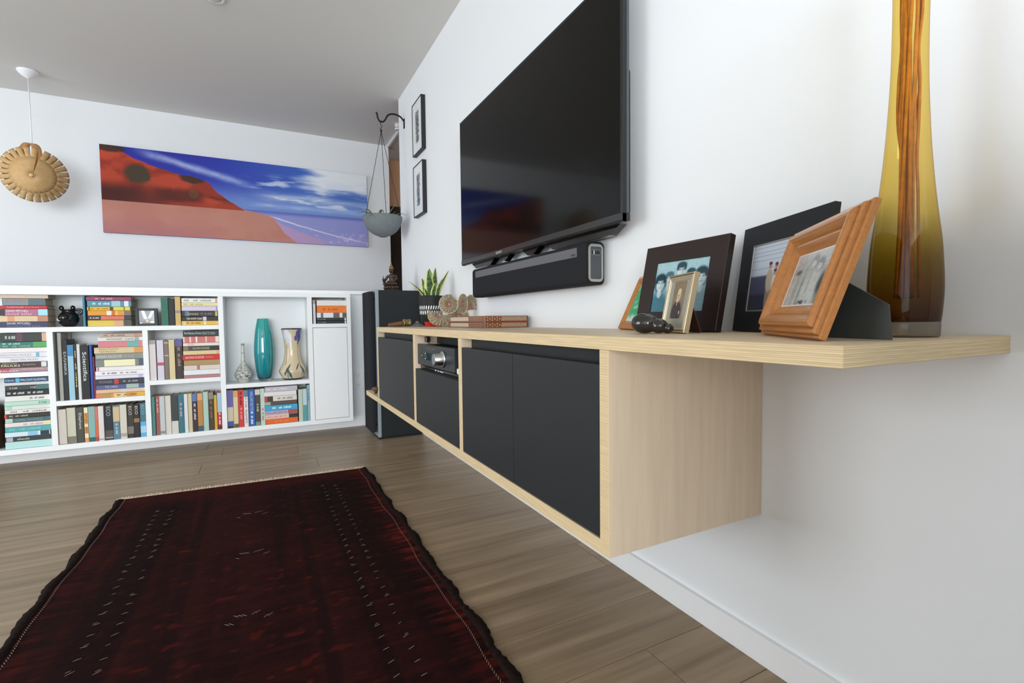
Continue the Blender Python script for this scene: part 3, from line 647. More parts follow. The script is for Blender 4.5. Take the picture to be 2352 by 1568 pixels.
('V',-1.2097,-1.182,0.1206,0.3674,'#d8caa0',[(0.82,1.,'#d3a468'),(0.,0.1,'#5d553f')],[],'straw book with amber top and dark foot','upright books under the vases'),
('V',-1.1809,-1.1495,0.1206,0.3699,'#c93a3e',[],[('~',0.58,0.94,'#7c1d22'),('~',0.2,0.52,'#e79a90')],'bright red upright book','upright books under the vases'),
('V',-1.1486,-1.1233,0.1206,0.366,'#e3dedb',[(0.82,1.,'#5f7f86')],[('WILLIAM BOYD',0.1,0.48,'#3a3a3e'),('~',0.52,0.8,'#c9736e')],'white book with red and black lettering','upright books under the vases'),
('V',-1.1222,-1.0836,0.1206,0.3674,'#2f5faa',[],[('WILLIAM BOYD',0.42,0.95,'#b9cbe6'),('~',0.04,0.4,'#dfe6f0')],'royal blue upright book','upright books under the vases'),
('V',-1.0825,-1.0508,0.1206,0.3657,'#45413f',[(0.85,1.,'#cfcac6'),(0.,0.1,'#6f857c')],[('~',0.38,0.6,'#c5c3c0')],'dark book with pale emblem top','upright books under the vases'),
('V',-1.0497,-1.0236,0.1206,0.3695,'#bcd0c4',[],[('~',0.12,0.46,'#c4574a')],'pale mint book with red lettering','upright books under the vases'),
('H',-1.0215,-0.8181,0.3428,0.3766,'#bdbac4',[],[('~',0.05,0.7,'#dddbe4')],'lilac grey hardback, topmost in the stack under the flared vase','stacked books under the vases'),
('H',-1.0244,-0.8248,0.3132,0.342,'#e3dedd',[],[],'white hardback, second down in the stack under the flared vase','stacked books under the vases'),
('H',-1.0254,-0.8226,0.276,0.3124,'#d9d6cf',[(0.,0.09,'#c93a4a'),(0.09,0.26,'#3b3a36')],[('~',0.4,0.88,'#97938b')],'cream hardback with red and black end, third down in the stack under the flared vase','stacked books under the vases'),
('H',-1.0249,-0.8228,0.2497,0.2752,'#5c4a44',[(0.,0.18,'#a9a99c')],[],'brown hardback, fourth down in the stack under the flared vase','stacked books under the vases'),
('H',-1.0224,-0.8203,0.2125,0.2489,'#3fa3cc',[],[('~',0.22,0.82,'#d9eef6')],'sky blue hardback, fifth down in the stack under the flared vase','stacked books under the vases'),
('H',-1.0227,-0.8202,0.1847,0.2117,'#b9aec8',[(0.7,1.,'#a8524f')],[('WILLIAM BOYD',0.02,0.66,'#8d3a66')],'mauve hardback with large lettering, sixth down in the stack under the flared vase','stacked books under the vases'),
('H',-1.0228,-0.8203,0.1548,0.1839,'#e6c9c0',[(0.72,1.,'#33302f')],[('WILLIAM BOYD',0.03,0.68,'#c04a48')],'pale pink hardback with black end, seventh down in the stack under the flared vase','stacked books under the vases'),
('H',-1.0245,-0.8194,0.121,0.154,'#e0661f',[],[('~',0.3,0.72,'#e98b50')],'orange hardback, bottom one of the stack under the flared vase','stacked books under the vases'),
('V',-0.8123,-0.7861,0.1206,0.346,'#bccabb',[],[],'pale sage book standing beside the orange based stack','upright books under the vases'),
('V',-0.7849,-0.758,0.1206,0.3479,'#b9cfd8',[(0.,0.5,'#5f9a9c')],[],'ice blue over teal book standing upright','upright books under the vases'),
('V',-0.7561,-0.7393,0.1206,0.3737,'#85a9b5',[],[('~',0.55,0.9,'#4a7286')],'tall blue grey book standing last under the vases','upright books under the vases'),
('V',-0.7,-0.6839,0.8045,0.9712,'#d9dae2',[(0.84,1.,'#b59a86')],[],'thin white upright book above the white cupboard door','books above the white door'),
('H',-0.6751,-0.4753,0.9313,0.97,'#e3e1de',[],[],'white hardback with dark curl, topmost in the stack above the white cupboard door','books above the white door'),
('H',-0.6755,-0.4753,0.8825,0.9305,'#ea7d2c',[],[('~',0.2,0.72,'#d9611a')],'thick orange hardback, second down in the stack above the white cupboard door','books above the white door'),
('H',-0.6762,-0.4753,0.8457,0.8817,'#dfe3ea',[(0.13,0.21,'#6b6672'),(0.55,0.76,'#6f6255'),(0.86,1.,'#57604c')],[],'white and brown pictured book, third down in the stack above the white cupboard door','books above the white door'),
('H',-0.6766,-0.4753,0.8253,0.8449,'#27302f',[(0.93,0.98,'#d5d9d5')],[('~',0.03,0.3,'#8a9a96')],'dark green black paperback, fourth down in the stack above the white cupboard door','books above the white door'),
('H',-0.6767,-0.4753,0.8049,0.8245,'#222a2a',[(0.93,0.98,'#d5d9d5')],[('~',0.03,0.3,'#7f8f8b')],'second dark green black paperback, bottom one of the stack above the white cupboard door','books above the white door')
]

YSP = 3.392
M_page = mat('paper', '#cfc3a8', .8, .2, var=(40, .12, (1, 1, 30)))
def cover_mat(c):
    return mat('cover_'+c, c, .5, .4)
def book(o, a, b, z0, z1, col, bands, texts, label, group):
    rnd = random.Random(label)
    y0 = YSP + rnd.uniform(-.002, .006)
    dep = {'H': rnd.uniform(.125, .135), 'V': rnd.uniform(.12, .14)}[o]
    th = (z1-z0) if o == 'H' else (b-a)
    c = min(.0016, th*.12); r = min(.002, th*.2)
    # U-shaped cover: spine in front, a board on each side; s runs across the thickness
    U = [(0, dep), (0, r), (r*.4, r*.3), (r, 0), (th-r, 0), (th-r*.4, r*.3), (th, r), (th, dep), (th-c, dep), (th-c, r+c), (c, r+c), (c, dep)]
    bm = BM()
    if o == 'H': prism(bm, [(y0+d, z0+s) for s, d in U], 0, a, b)
    else: prism(bm, [(a+s, y0+d) for s, d in U], 2, z0, z1)
    org = ((a+b)/2, y0+dep/2, z0)
    root = obj('book', bm, cover_mat(col), None, origin=org)
    tag(root, label, 'book', group)
    e = .003
    if o == 'H': box('page_block', a+e, b-e, y0+r+c+.0005, y0+dep-.003, z0+c, z1-c, M_page, root)
    else: box('page_block', a+c, b-c, y0+r+c+.0005, y0+dep-.003, z0+e, z1-e, M_page, root)
    k = 0
    for bd in bands:
        k += 1; u0, u1, bc = bd
        g = .00015*k
        if o == 'H':
            x0, x1 = a+u0*(b-a), a+u1*(b-a)
            box('spine_patch', x0, x1, y0-.0002-g, y0+.001, z0+r*.6, z1-r*.6, cover_mat(bc), root)
        else:
            q0, q1 = z0+u0*(z1-z0), z0+u1*(z1-z0)
            box('spine_patch', a+r*.6, b-r*.6, y0-.0002-g, y0+.001, q0, q1, cover_mat(bc), root)
    yt = y0-.0003-.00015*(k+1)
    for tx in texts:
        s, u0, u1, tc = tx[:4]; pos = tx[4] if len(tx) > 4 else .5
        two = len([q for q in texts if len(q) > 4]) > 1
        hgt = th*(.36 if two else .46)
        bm = BM()
        if o == 'H':
            zc = z0+pos*th
            letter(bm, s, lambda u, v: (a+(u0+(u1-u0)*u)*(b-a), yt, zc-hgt/2+v*hgt))
        else:
            xc = a+pos*th
            letter(bm, s, lambda u, v: (xc-hgt/2+v*hgt, yt, z0+(u1-(u1-u0)*u)*(z1-z0)))
        obj('title', bm, mat('ink_'+tc, tc, .6, .2), root)
for bk in BOOKS: book(*bk)

# ------------------------------------------------------------------ things on the shelves
# black pot jug shaped like a round animal
PJ = (-2.045, 3.475)
M_jug = mat('black_glaze', '#141315', .12, .6, coat=.4)
t = thing('pot_jug', 'small glossy black round pot with stubby ears and a face on the top shelf', 'pot', (PJ[0], PJ[1], .805))
bm = BM(); lathe(bm, [(.022, .8053), (.034, .812), (.047, .832), (.051, .853), (.046, .874), (.036, .888), (.030, .894), (.034, .902), (.037, .906), (.030, .909), (.022, .905)], PJ[0], PJ[1], 0, 36)
obj('body', bm, M_jug, t)
for sx, sz in ((-.03, .925), (.022, .926)):
    bm = BM(); ellipsoid(bm, (PJ[0]+sx, PJ[1]-.005, sz-.010), (.012, .010, .016), 14, 10); obj('ear', bm, M_jug, t)
bm = BM(); tube(bm, spline([(PJ[0]+.035, PJ[1], .905), (PJ[0]+.055, PJ[1], .906), (PJ[0]+.062, PJ[1], .893), (PJ[0]+.047, PJ[1], .878)], 5), .008, 8); obj('handle', bm, M_jug, t)
bm = BM(); ellipsoid(bm, (PJ[0]-.012, PJ[1]-.046, .858), (.026, .018, .022), 18, 12); obj('snout', bm, M_jug, t)
bm = BM(); bmesh.ops.create_cone(bm, segments=20, radius1=.011, radius2=.011, depth=.01, cap_ends=True, matrix=Matrix.Translation((PJ[0]-.034, PJ[1]-.036, .849)) @ Matrix.Rotation(PI/2, 4, 'X'))
obj('eye_ring', bm, mat('grey_glaze', '#8b8b8d', .2), t)

# small framed lily picture
def lily(u, v):
    c = np.tile(hx('#6d7378'), (len(u), 1)); n = vnoise(u*8, v*8, 5)
    c = mixc(c, '#3f484c', sstep(.35, .1, v)); c = mixc(c, '#a9b0b4', sstep(.6, .95, u)*.7)
    d = np.abs((u-.32)-(v-.2)*-.42); k = sstep(.16, .05, np.abs((u-.45)+(v-.3)*.28))*sstep(.25, .45, v); c = mixc(c, '#f2f5f4', k)
    k = sstep(.14, .04, np.abs((u-.62)-(v-.35)*.45))*sstep(.3, .5, v); c = mixc(c, '#eef2f2', k)
    c = mixc(c, '#efb070', sstep(.12, .06, np.hypot(u-.53, v-.2))); c = mixc(c, '#f4f4f2', sstep(.16, .08, np.hypot((u-.83)*.8, (v-.12)*2)))
    c = mixc(c, '#f4f4f2', sstep(.1, .05, np.hypot((u-.13)*.9, (v-.05)*2)))
    return c
t = thing('lily_picture', 'small black framed picture of a white lily on the top shelf', 'picture', (-1.66, 3.42, .805))
bm = BM()
x0, x1, z0, z1 = -1.716, -1.603, .8053, .913
bx(bm, x0, x0+.017, 3.41, 3.43, z0, z1, .001); bx(bm, x1-.017, x1, 3.41, 3.43, z0, z1, .001)
bx(bm, x0+.017, x1-.017, 3.41, 3.43, z0, z0+.014, .001); bx(bm, x0+.017, x1-.017, 3.41, 3.43, z1-.014, z1, .001)
obj('frame', bm, mat('black_wood', '#26262a', .45, .4), t)
painted('print', lambda u, v: np.stack([x0+.016+u*(x1-x0-.032), 0*u+3.418, z0+.013+v*(z1-z0-.026)], 1), 50, 50, lily, attr_mat('photo_print', .25, .5), t)
box('back_board', x0+.014, x1-.014, 3.4185, 3.429, z0+.012, z1-.012, M_dark, t)

# dark jar at the picture's edge
t = thing('dark_jar', 'dark brown rounded jar in the lowest cell beside the lowest book stack', 'jar', (-2.45, 3.47, .12))
bm = BM(); lathe(bm, [(.07, .1203), (.085, .128), (.096, .17), (.097, .25), (.093, .32), (.082, .362), (.06, .376)], -2.435, 3.495, 0, 36)
obj('body', bm, mat('dark_brown_glaze', '#2a1a17', .3, .5), t)
bm = BM(); lathe(bm, [(.056, .376), (.054, .384), (.02, .388), (.012, .40), (.004, .402)], -2.435, 3.495, 0, 24)
obj('lid', bm, mat('dark_brown_glaze', '#2a1a17', .3, .5), t)

# bottle vase with black tracery
def revolve(cx, cy, prof):
    zs = [p[1] for p in prof]; rs = [p[0] for p in prof]; L = np.concatenate([[0], np.cumsum(np.hypot(np.diff(rs), np.diff(zs)))]); L /= L[-1]
    def f(u, v):
        z = np.interp(v, L, zs); r = np.interp(v, L, rs); a = u*2*PI
        return np.stack([cx+r*np.cos(a), cy+r*np.sin(a), z], 1)
    return f, (lambda v: np.interp(v, L, zs))
def smooth_prof(p, n=6):
    return [(max(q[0], 0.0005), q[2]) for q in spline([(r, 0, z) for r, z in p], n)]
PB = smooth_prof([(.028, .4128), (.032, .417), (.047, .437), (.054, .458), (.050, .482), (.036, .508), (.022, .532), (.0135, .555), (.0115, .60), (.0100, .65), (.0105, .676), (.008, .678)])
fB, zB = revolve(-1.146, 3.478, PB)
def bottle(u, v):
    z = zB(v); c = np.tile(hx('#c9cac2'), (len(u), 1)); n = vnoise(u*60, z*200, 8, 3); n2 = vnoise(u*34, z*120, 9, 2)
    c = mixc(c, '#54575a', sstep(.52, .60, n)*((z > .437) & (z < .482))*.9)
    c = mixc(c, '#6a6d6e', sstep(.55, .62, n2)*((z > .49) & (z < .54))*.6)
    c = mixc(c, '#5d6062', ((np.abs(z-.612) < .004) | (np.abs(z-.668) < .004) | (np.abs(z-.556) < .002))*sstep(.35, .5, n)*.9)
    for zz in (.432, .486, .492): c = mixc(c, '#5d6062', (np.abs(z-zz) < .0012)*.8)
    return c
t = thing('bottle_vase', 'small long necked white vase with black tracery in the open niche', 'vase', (-1.146, 3.478, .4125))
painted('body', fB, 97, 90, bottle, attr_mat('painted_ceramic', .22, .5), t)

# teal glass vase
t = thing('teal_vase', 'tall teal glass vase between two painted vases in the niche', 'vase', (-1.018, 3.50, .4125))
bm = BM(); lathe(bm, smooth_prof([(.040, .428), (.045, .44), (.053, .49), (.0605, .56), (.0625, .62), (.059, .69), (.051, .76), (.041, .815), (.0355, .842), (.0345, .8425), (.033, .838), (.040, .80), (.05, .74)], 6), -1.018, 3.50, 0, 48)
m = mat('teal_glass', '#1f8c92', .06, .6, coat=.6); nt = m.node_tree
tc = nt.nodes.new('ShaderNodeTexCoord'); sp = nt.nodes.new('ShaderNodeSeparateXYZ'); nt.links.new(tc.outputs['Object'], sp.inputs[0])
rp = nt.nodes.new('ShaderNodeValToRGB'); mr = nt.nodes.new('ShaderNodeMapRange'); mr.inputs['From Min'].default_value = .428; mr.inputs['From Max'].default_value = .85
nt.links.new(sp.outputs[2], mr.inputs['Value']); nt.links.new(mr.outputs['Result'], rp.inputs[0])
e = rp.color_ramp.elements; e[0].position = 0; e[0].color = (*lin('#0b3f47'), 1); e[1].position = 1; e[1].color = (*lin('#2aa39c'), 1)
x = e.new(.10); x.color = (*lin('#167a86'), 1); x = e.new(.45); x.color = (*lin('#1f949c'), 1)
nt.links.new(rp.outputs[0], nt.nodes['Principled BSDF'].inputs['Base Color'])
obj('body', bm, m, t)
bm = BM(); lathe(bm, [(.036, .4128), (.0395, .4145), (.040, .424), (.040, .4279)], -1.018, 3.50, 0, 40)
obj('clear_foot', bm, mat('clear_glass', '#f2f5f4', .02, .5, trans=1.0), t)

# flared vase with irises
PFV = smooth_prof([(.058, .4128), (.063, .418), (.064, .422), (.078, .442), (.0885, .468), (.083, .49), (.066, .525), (.0535, .57), (.0490, .62), (.0515, .67), (.058, .72), (.068, .768), (.0675, .772), (.064, .770), (.055, .72)], 6)
fV, zV = revolve(-.838, 3.49, PFV)
def iris(u, v):
    z = zV(v); a = (u-.75); a = np.where(a < -.5, a+1, a)   # a = 0 faces the room
    c = np.tile(hx('#d3c2a2'), (len(u), 1)); n = vnoise(u*20, z*60, 12)
    c = mixc(c, '#c2b99e', sstep(.50, .44, z)*.6)
    def petal(a0, z0, ra, rz, tilt, col, k=1):
        nonlocal c
        x = (a-a0)/ra; y = (z-z0)/rz; xx = x*math.cos(tilt)+y*math.sin(tilt); yy = -x*math.sin(tilt)+y*math.cos(tilt)
        c = mixc(c, col, sstep(1.1, .85, np.hypot(xx, yy*1.0)+.15*(n-.5))*k)
    for a0, z0, ra, rz, tl, col in ((-.10, .735, .05, .035, .3, '#d9d9e6'), (-.16, .72, .05, .025, -.5, '#d2d4e4'), (-.04, .70, .028, .045, .0, '#e6e4ea'), (-.09, .69, .04, .02, .5, '#cfd2e4'), (-.035, .655, .022, .032, 0, '#e9e6e8'),
                                    (.12, .735, .06, .033, .0, '#4f4f93'), (.07, .705, .035, .02, .6, '#5a5a9c'), (.16, .705, .045, .025, -.5, '#45458a'), (.12, .685, .022, .03, 0, '#5b579e'), (.18, .745, .03, .02, .4, '#7a86b0')):
        petal(a0, z0, ra, rz, tl, col)
    for a0, s, z0, z1 in ((-.125, .02, .52, .66), (.115, -.01, .44, .67), (.16, .0, .63, .69)):
        c = mixc(c, '#3f3d4a', sstep(.006, .003, np.abs(a-a0-s*(z-.6)))*((z > z0) & (z < z1)))
    for a0, sl, zb, zt, wd, col in ((-.12, .9, .44, .53, .018, '#3f4f52'), (-.02, -.75, .42, .50, .020, '#2f4a50'), (.03, 1.2, .48, .535, .012, '#3b4a48'), (.16, -.7, .44, .52, .02, '#3f5553'), (-.2, -.5, .43, .50, .02, '#4a5c58'), (-.08, .4, .42, .47, .02, '#8e9880'), (.24, .6, .43, .51, .02, '#56655f')):
        w = wd*np.clip(1-np.abs((z-(zb+zt)/2)/((zt-zb)/2))**2, 0, 1)
        c = mixc(c, col, ((np.abs(a-a0-sl*(z-zb)) < w) & (z > zb) & (z < zt))*.9)
    c = mixc(c, '#1e2236', ((z < .424) | ((z > .766)))*1.0)
    return c
t = thing('iris_vase', 'cream flared vase painted with white and violet irises in the niche', 'vase', (-.838, 3.49, .4125))
painted('body', fV, 220, 120, iris, attr_mat('painted_glaze', .15, .55), t)

# ------------------------------------------------------------------ floating media cabinet and its worktop
XF = -.45; HT = .7844; TB = .758; ZB0, ZB1 = .353, .381
wt = ply('worktop', XF, -.0005, 0.0, 2.493, TB, HT, 2, None, M_birch_top)
tag(wt, 'long birch plywood worktop with layered edges running along the television wall', 'worktop')
cb = thing('media_cabinet', 'wall hung birch plywood cabinet with black doors under the long worktop', 'cabinet', (-.22, 1.5, ZB0))
ply('side_panel', XF, -.0006, .421, .449, ZB0, TB-.0003, 1, cb, M_birch_side)
ply('divider', XF+.0005, -.0145, 1.189, 1.217, ZB1+.0002, TB-.0003, 1, cb, M_birch_side)
ply('divider', XF+.0005, -.0145, 1.733, 1.761, ZB1+.0002, TB-.0003, 1, cb, M_birch_side)
ply('side_panel', XF+.0005, -.0145, 2.471, 2.493, ZB1+.0002, TB-.0003, 1, cb, M_birch_side)
ply('bottom_panel', XF, -.0006, .4492, 2.847, ZB0, ZB1, 2, cb, M_birch_top)
box('back_panel', -.0140, -.0005, .4495, 2.47, ZB1+.0005, TB-.0005, M_black, cb)
ZD = .7285
for y0, y1 in ((.4515, .8205), (.8235, 1.1865), (1.7635, 2.4685)):
    box('door', XF+.001, XF+.019, y0, y1, ZB1+.003, ZD, M_black, cb, .0008)
box('drawer_front', XF+.001, XF+.019, 1.2195, 1.7305, ZB1+.003, .614, M_black, cb, .0008)
for y0, y1 in ((.4495, 1.1885), (1.7615, 2.4705)):
    box('recess_rail', XF+.038, XF+.050, y0, y1, ZD-.06, TB-.0006, M_black, cb)
box('recess_rail', XF+.10, XF+.112, 1.2175, 1.7325, ZD-.01, TB-.0006, M_black, cb)
ply('inner_shelf', XF+.02, -.015, 1.2175, 1.7325, .590, .612, 2, cb, M_birch)
# amplifier in the open bay
am = thing('amplifier', 'black amplifier with one big silver volume knob in the open cabinet bay', 'amplifier', (-.28, 1.51, .6305))
AX = XF+.012
box('body', AX+.014, AX+.30, 1.292, 1.728, .638, .716, M_dark, am, .001)
box('front_panel', AX, AX+.0135, 1.285, 1.7315, .633, .720, mat('amp_front', '#2b3033', .38, .45), am, .0015)
box('display', AX-.0006, AX+.002, 1.475, 1.60, .659, .688, mat('display_glass', '#0b1618', .1, .5), am)
RX = Matrix.Rotation(-PI/2, 4, 'Y')
bm = BM(); lathe(bm, [(.031, 0.0), (.031, .003), (.0265, .0045), (.0225, .0048), (.0222, .034), (.021, .0365), (.0195, .037)], AX-.0002, 1.405, .674, 40, RX)
obj('volume_knob', bm, M_steel, am)
for y, z in ((1.662, .6725), (1.613, .6835), (1.613, .6625)):
    bm = BM(); lathe(bm, [(.0042, 0), (.0042, .003), (.003, .0038)], AX-.0002, y, z, 16, RX); obj('button', bm, M_steel, am)
bm = BM()
letter(bm, '~', lambda u, v: (AX-.0004, 1.60-u*.11, .703+v*.006))
obj('lettering', bm, mat('ink_grey', '#71797c', .5), am)
for y in (1.33, 1.69):
    for x in (AX+.05, AX+.26):
        bm = BM(); lathe(bm, [(.014, .6305), (.016, .634), (.016, .6378)], x, y, 0, 16); obj('foot', bm, M_dark, am)
mp = thing('media_player', 'slim black player lying under the amplifier in the open cabinet bay', 'player', (-.3, 1.47, .612))
box('body', AX+.010, AX+.26, 1.235, 1.725, .6125, .630, M_gloss, mp, .002)
bm = BM(); letter(bm, '~', lambda u, v: (AX+.0095, 1.53-u*.10, .6185+v*.0065)); obj('lettering', bm, mat('ink_white', '#e8eaec', .5), mp)
t = thing('white_adaptor', 'small white adaptor box at the near end of the open cabinet bay', 'adaptor', (AX+.03, 1.262, .63))
for k in range(3): box('body' if k == 0 else 'rib', AX+.006-.001*(k > 0), AX+.05, 1.240+k*.013, 1.251+k*.013, .6303, .650, M_white, t, .002)
t = thing('infrared_sensor', 'tiny dark sensor block hanging on a lead above the amplifier', 'sensor', (XF+.05, 1.69, .735))
box('block', XF+.03, XF+.05, 1.667, 1.690, .728, .750, mat('dark_red_plastic', '#2a1416', .3), t, .003, 2)
bm = BM(); tube(bm, [(XF+.042, 1.680, .729), (XF+.05, 1.682, .7205)], .0016, 6); obj('lead', bm, M_dark, t)

# trinkets on the far end of the bottom panel
M_shell = mat('bleached_shell', '#e2dacb', .6, .3)
t = thing('coral_figure', 'small white coral piece on the projecting end of the cabinet bottom', 'ornament', (-.38, 2.66, ZB1))
bm = BM()
ellipsoid(bm, (-.385, 2.65, .399), (.028, .036, .0172)); ellipsoid(bm, (-.375, 2.63, .418), (.016, .018, .026)); ellipsoid(bm, (-.37, 2.61, .438), (.010, .010, .022)); ellipsoid(bm, (-.39, 2.69, .404), (.014, .022, .018)); ellipsoid(bm, (-.36, 2.60, .4005), (.015, .02, .018))
obj('body', remeshed(bm, .003, 2), M_shell, t)
t = thing('brown_pebble', 'brown pebble at the very end of the cabinet bottom', 'pebble', (-.40, 2.79, ZB1))
bm = BM(); ellipsoid(bm, (-.405, 2.79, .394), (.022, .030, .0128)); obj('body', bm, mat('brown_stone', '#6e4a3c', .5, var=(60, .2)), t)
t = thing('turquoise_pebble', 'turquoise pebble beside the white coral piece', 'pebble', (-.43, 2.59, ZB1))
bm = BM(); ellipsoid(bm, (-.428, 2.575, .392), (.011, .016, .0108)); obj('body', bm, mat('turquoise', '#4f9b97', .4, var=(90, .2)), t)
t = thing('dark_pebble', 'dark red pebble between the brown and turquoise pebbles', 'pebble', (-.43, 2.66, ZB1))
bm = BM(); ellipsoid(bm, (-.430, 2.655, .392), (.010, .014, .0108)); obj('body', bm, mat('dark_stone', '#3a2422', .4), t)

# ------------------------------------------------------------------ television
tv = thing('television', 'large black flat television hung on the white wall', 'television', (-.05, 1.465, 1.10))
TX = -.080; TY0, TY1, TZ0, TZ1 = .822, 2.108, 1.103, 1.842
M_tvglass = mat('screen_glass', '#0b0b0a', .10, .22)
bm = BM()
bx(bm, TX, TX+.018, TY0, TY0+.012, TZ0, TZ1, .002); bx(bm, TX, TX+.018, TY1-.012, TY1, TZ0, TZ1, .002)
bx(bm, TX, TX+.018, TY0+.012, TY1-.012, TZ1-.012, TZ1, .002)
obj('bezel', bm, mat('tv_bezel', '#1b1c1e', .25, .5), tv)
bm = BM(); prism(bm, [(TX-.0015, TZ0+.026), (TX-.0015, TZ0+.006), (TX+.004, TZ0), (TX+.030, TZ0+.004), (TX+.030, TZ0+.026)], 1, TY0, TY1)
obj('lower_bezel', bm, mat('tv_chin', '#26282a', .22, .6), tv)
box('screen', TX+.0008, TX+.010, TY0+.0122, TY1-.0122, TZ0+.0262, TZ1-.0122, M_tvglass, tv)
box('edge_band', TX+.0182, TX+.028, TY0+.0005, TY1-.0005, TZ0+.027, TZ1-.0005, mat('tv_edge', '#4d5356', .35, .5), tv, .001)
bm = BM(); bx(bm, TX+.0282, TX+.052, TY0+.02, TY1-.02, TZ0+.03, TZ1-.28, .008, 2); obj('back_cover', bm, M_dark, tv)
box('wall_mount', TX+.0525, -.0008, 1.2, 1.72, 1.3, 1.6, M_iron, tv)
for a, b in ((.862, 1.300), (1.345, 1.49), (1.60, 1.70), (1.76, 2.03)):
    bm = BM(); prism(bm, [(a, TZ0+.003), (a+.05, TZ0-.024), (b-.05, TZ0-.024), (b, TZ0+.003)], 0, TX+.026, TX+.052)
    obj('lower_speaker', bm, M_gloss, tv)
bm = BM(); letter(bm, 'SONY', lambda u, v: (TX-.0019, 1.685-u*.062, TZ0+.0095+v*.0105)); obj('lettering', bm, mat('ink_silver', '#dfe3e6', .4), tv)

# ------------------------------------------------------------------ soundbar
sb = thing('soundbar', 'long black soundbar on the wall below the television', 'soundbar', (-.045, 1.48, .93))
SX, SY0, SY1, SZ0, SZ1 = -.081, .997, 1.962, .930, 1.072
def rrect(a0, a1, b0, b1, r, n=6):
    out = []
    for cx, cy, s in ((a1-r, b1-r, 0), (a0+r, b1-r, 1), (a0+r, b0+r, 2), (a1-r, b0+r, 3)):
        for k in range(n+1):
            a = PI/2*(s+k/n); out.append((cx+r*math.cos(a), cy+r*math.sin(a)))
    return out
M_cloth = mat('speaker_cloth', '#26272b', .85, .2, bump=(1500, .3))
bm = BM(); prism(bm, rrect(SX, SX+.071, SZ0, SZ1, .018), 1, SY0+.004, SY1)
for f in bm.faces: f.smooth = False
obj('body', bm, M_cloth, sb)
bm = BM(); prism(bm, rrect(SX, SX+.071, SZ0, SZ1, .018), 1, SY0+.0008, SY0+.0038); obj('end_cap', bm, M_dark, sb)
# silver rounded ring and the panel inside it, on the near end
def ring_prism(bm, o, i, ax, a0, a1):
    n = len(o)
    def P(p, a): return (p[0], a, p[1])
    R = [[bm.verts.new(P(p, a)) for p in q] for q, a in ((o, a1), (o, a0), (i, a0), (i, a1))]
    for A, B in zip(R, R[1:]+R[:1]):
        for k in range(n):
            j = (k+1) % n; bm.faces.new((A[k], A[j], B[j], B[k]))
    bmesh.ops.recalc_face_normals(bm, faces=bm.faces)
e0, e1, f0, f1 = SX+.006, SX+.071-.005, SZ0+.010, SZ1-.008
bm = BM(); ring_prism(bm, rrect(e0, e1, f0, f1, .016), rrect(e0+.008, e1-.008, f0+.009, f1-.009, .006), 1, SY0-.0016, SY0+.001)
obj('end_ring', bm, mat('silver_paint', '#a9a7a4', .35, .5, metal=.6), sb)
box('connector_plate', e0+.009, e1-.009, SY0+.0002, SY0+.001, f0+.010, f1-.010, mat('grey_panel', '#4b4f52', .5), sb)
bm = BM(); ring_prism(bm, rrect(e0+.011, e1-.011, f1-.036, f1-.019, .003, 3), rrect(e0+.012, e1-.012, f1-.035, f1-.020, .002, 3), 1, SY0-.0008, SY0+.0003)
obj('socket_frame', bm, mat('pale_grey', '#8b8f91', .5), sb)
for k, c in enumerate(('#16181a', '#c9ccd0', '#16181a', '#16181a', '#16181a')):
    x = e0+.0165+k*.0068
    box('socket', x-.0022, x+.0022, SY0-.0004, SY0+.0003, f1-.033, f1-.022, mat('socket_'+c, c, .4), sb)
box('cloth_strip', SX-.0012, SX+.002, 1.053, 1.922, 1.026, 1.0575, mat('grey_cloth', '#6b6b70', .8, .2, bump=(1500, .2)), sb, .001)
box('badge', SX-.0018, SX-.001, 1.062, 1.086, 1.031, 1.038, mat('badge_dark', '#3a3a3e', .4), sb)
box('wall_bracket', SX+.0712, -.0008, 1.2, 1.75, .955, 1.04, M_iron, sb)

# ------------------------------------------------------------------ two small framed prints by the end of the wall
def inkprint(seed):
    def f(u, v):
        c = np.tile(hx('#e9ebec'), (len(u), 1)); n = vnoise(u*14, v*20, seed); n2 = vnoise(u*40, v*50, seed+3)
        inner = sstep(.30, .36, u)*sstep(.72, .66, u)*sstep(.16, .22, v)*sstep(.84, .76, v)
        k = inner*sstep(.35, .6, n*.6+n2*.3+.25*sstep(.22, .0, np.abs(u-.5)))
        c = mixc(c, '#6d7173', k*.9); c = mixc(c, '#2c2e30', k*sstep(.5, .62, n2)*.9)
        c = mixc(c, '#cfd3d4', ((np.abs(u-.5) > .30) & (np.abs(u-.5) < .31))*.0)
        return c
    return f
for k, (z0, z1, lab) in enumerate(((1.982, 2.338, 'narrow black framed drawing, the upper of two near the hanging planter'), (1.553, 1.907, 'narrow black framed drawing, the lower of two near the hanging planter'))):
    t = thing('framed_drawing', lab, 'picture', (-.015, 3.04, z0), 'black framed drawings by the planter')
    y0, y1 = 2.932, 3.155
    bm = BM()
    for a, b, c, d in ((y0, y0+.006, z0, z1), (y1-.006, y1, z0, z1), (y0+.006, y1-.006, z0, z0+.006), (y0+.006, y1-.006, z1-.006, z1)):
        bx(bm, -.030, -.001, a, b, c, d, .0006)
    obj('frame', bm, mat('black_wood', '#26262a', .45, .4), t)
    painted('print', lambda u, v: np.stack([0*u-.0265, y1-.006-u*(y1-y0-.012), z0+.006+v*(z1-z0-.012)], 1), 60, 90, inkprint(20+k), attr_mat('photo_print', .25, .5), t)
    box('back_board', -.026, -.002, y0+.0062, y1-.0062, z0+.0062, z1-.0062, M_dark, t)

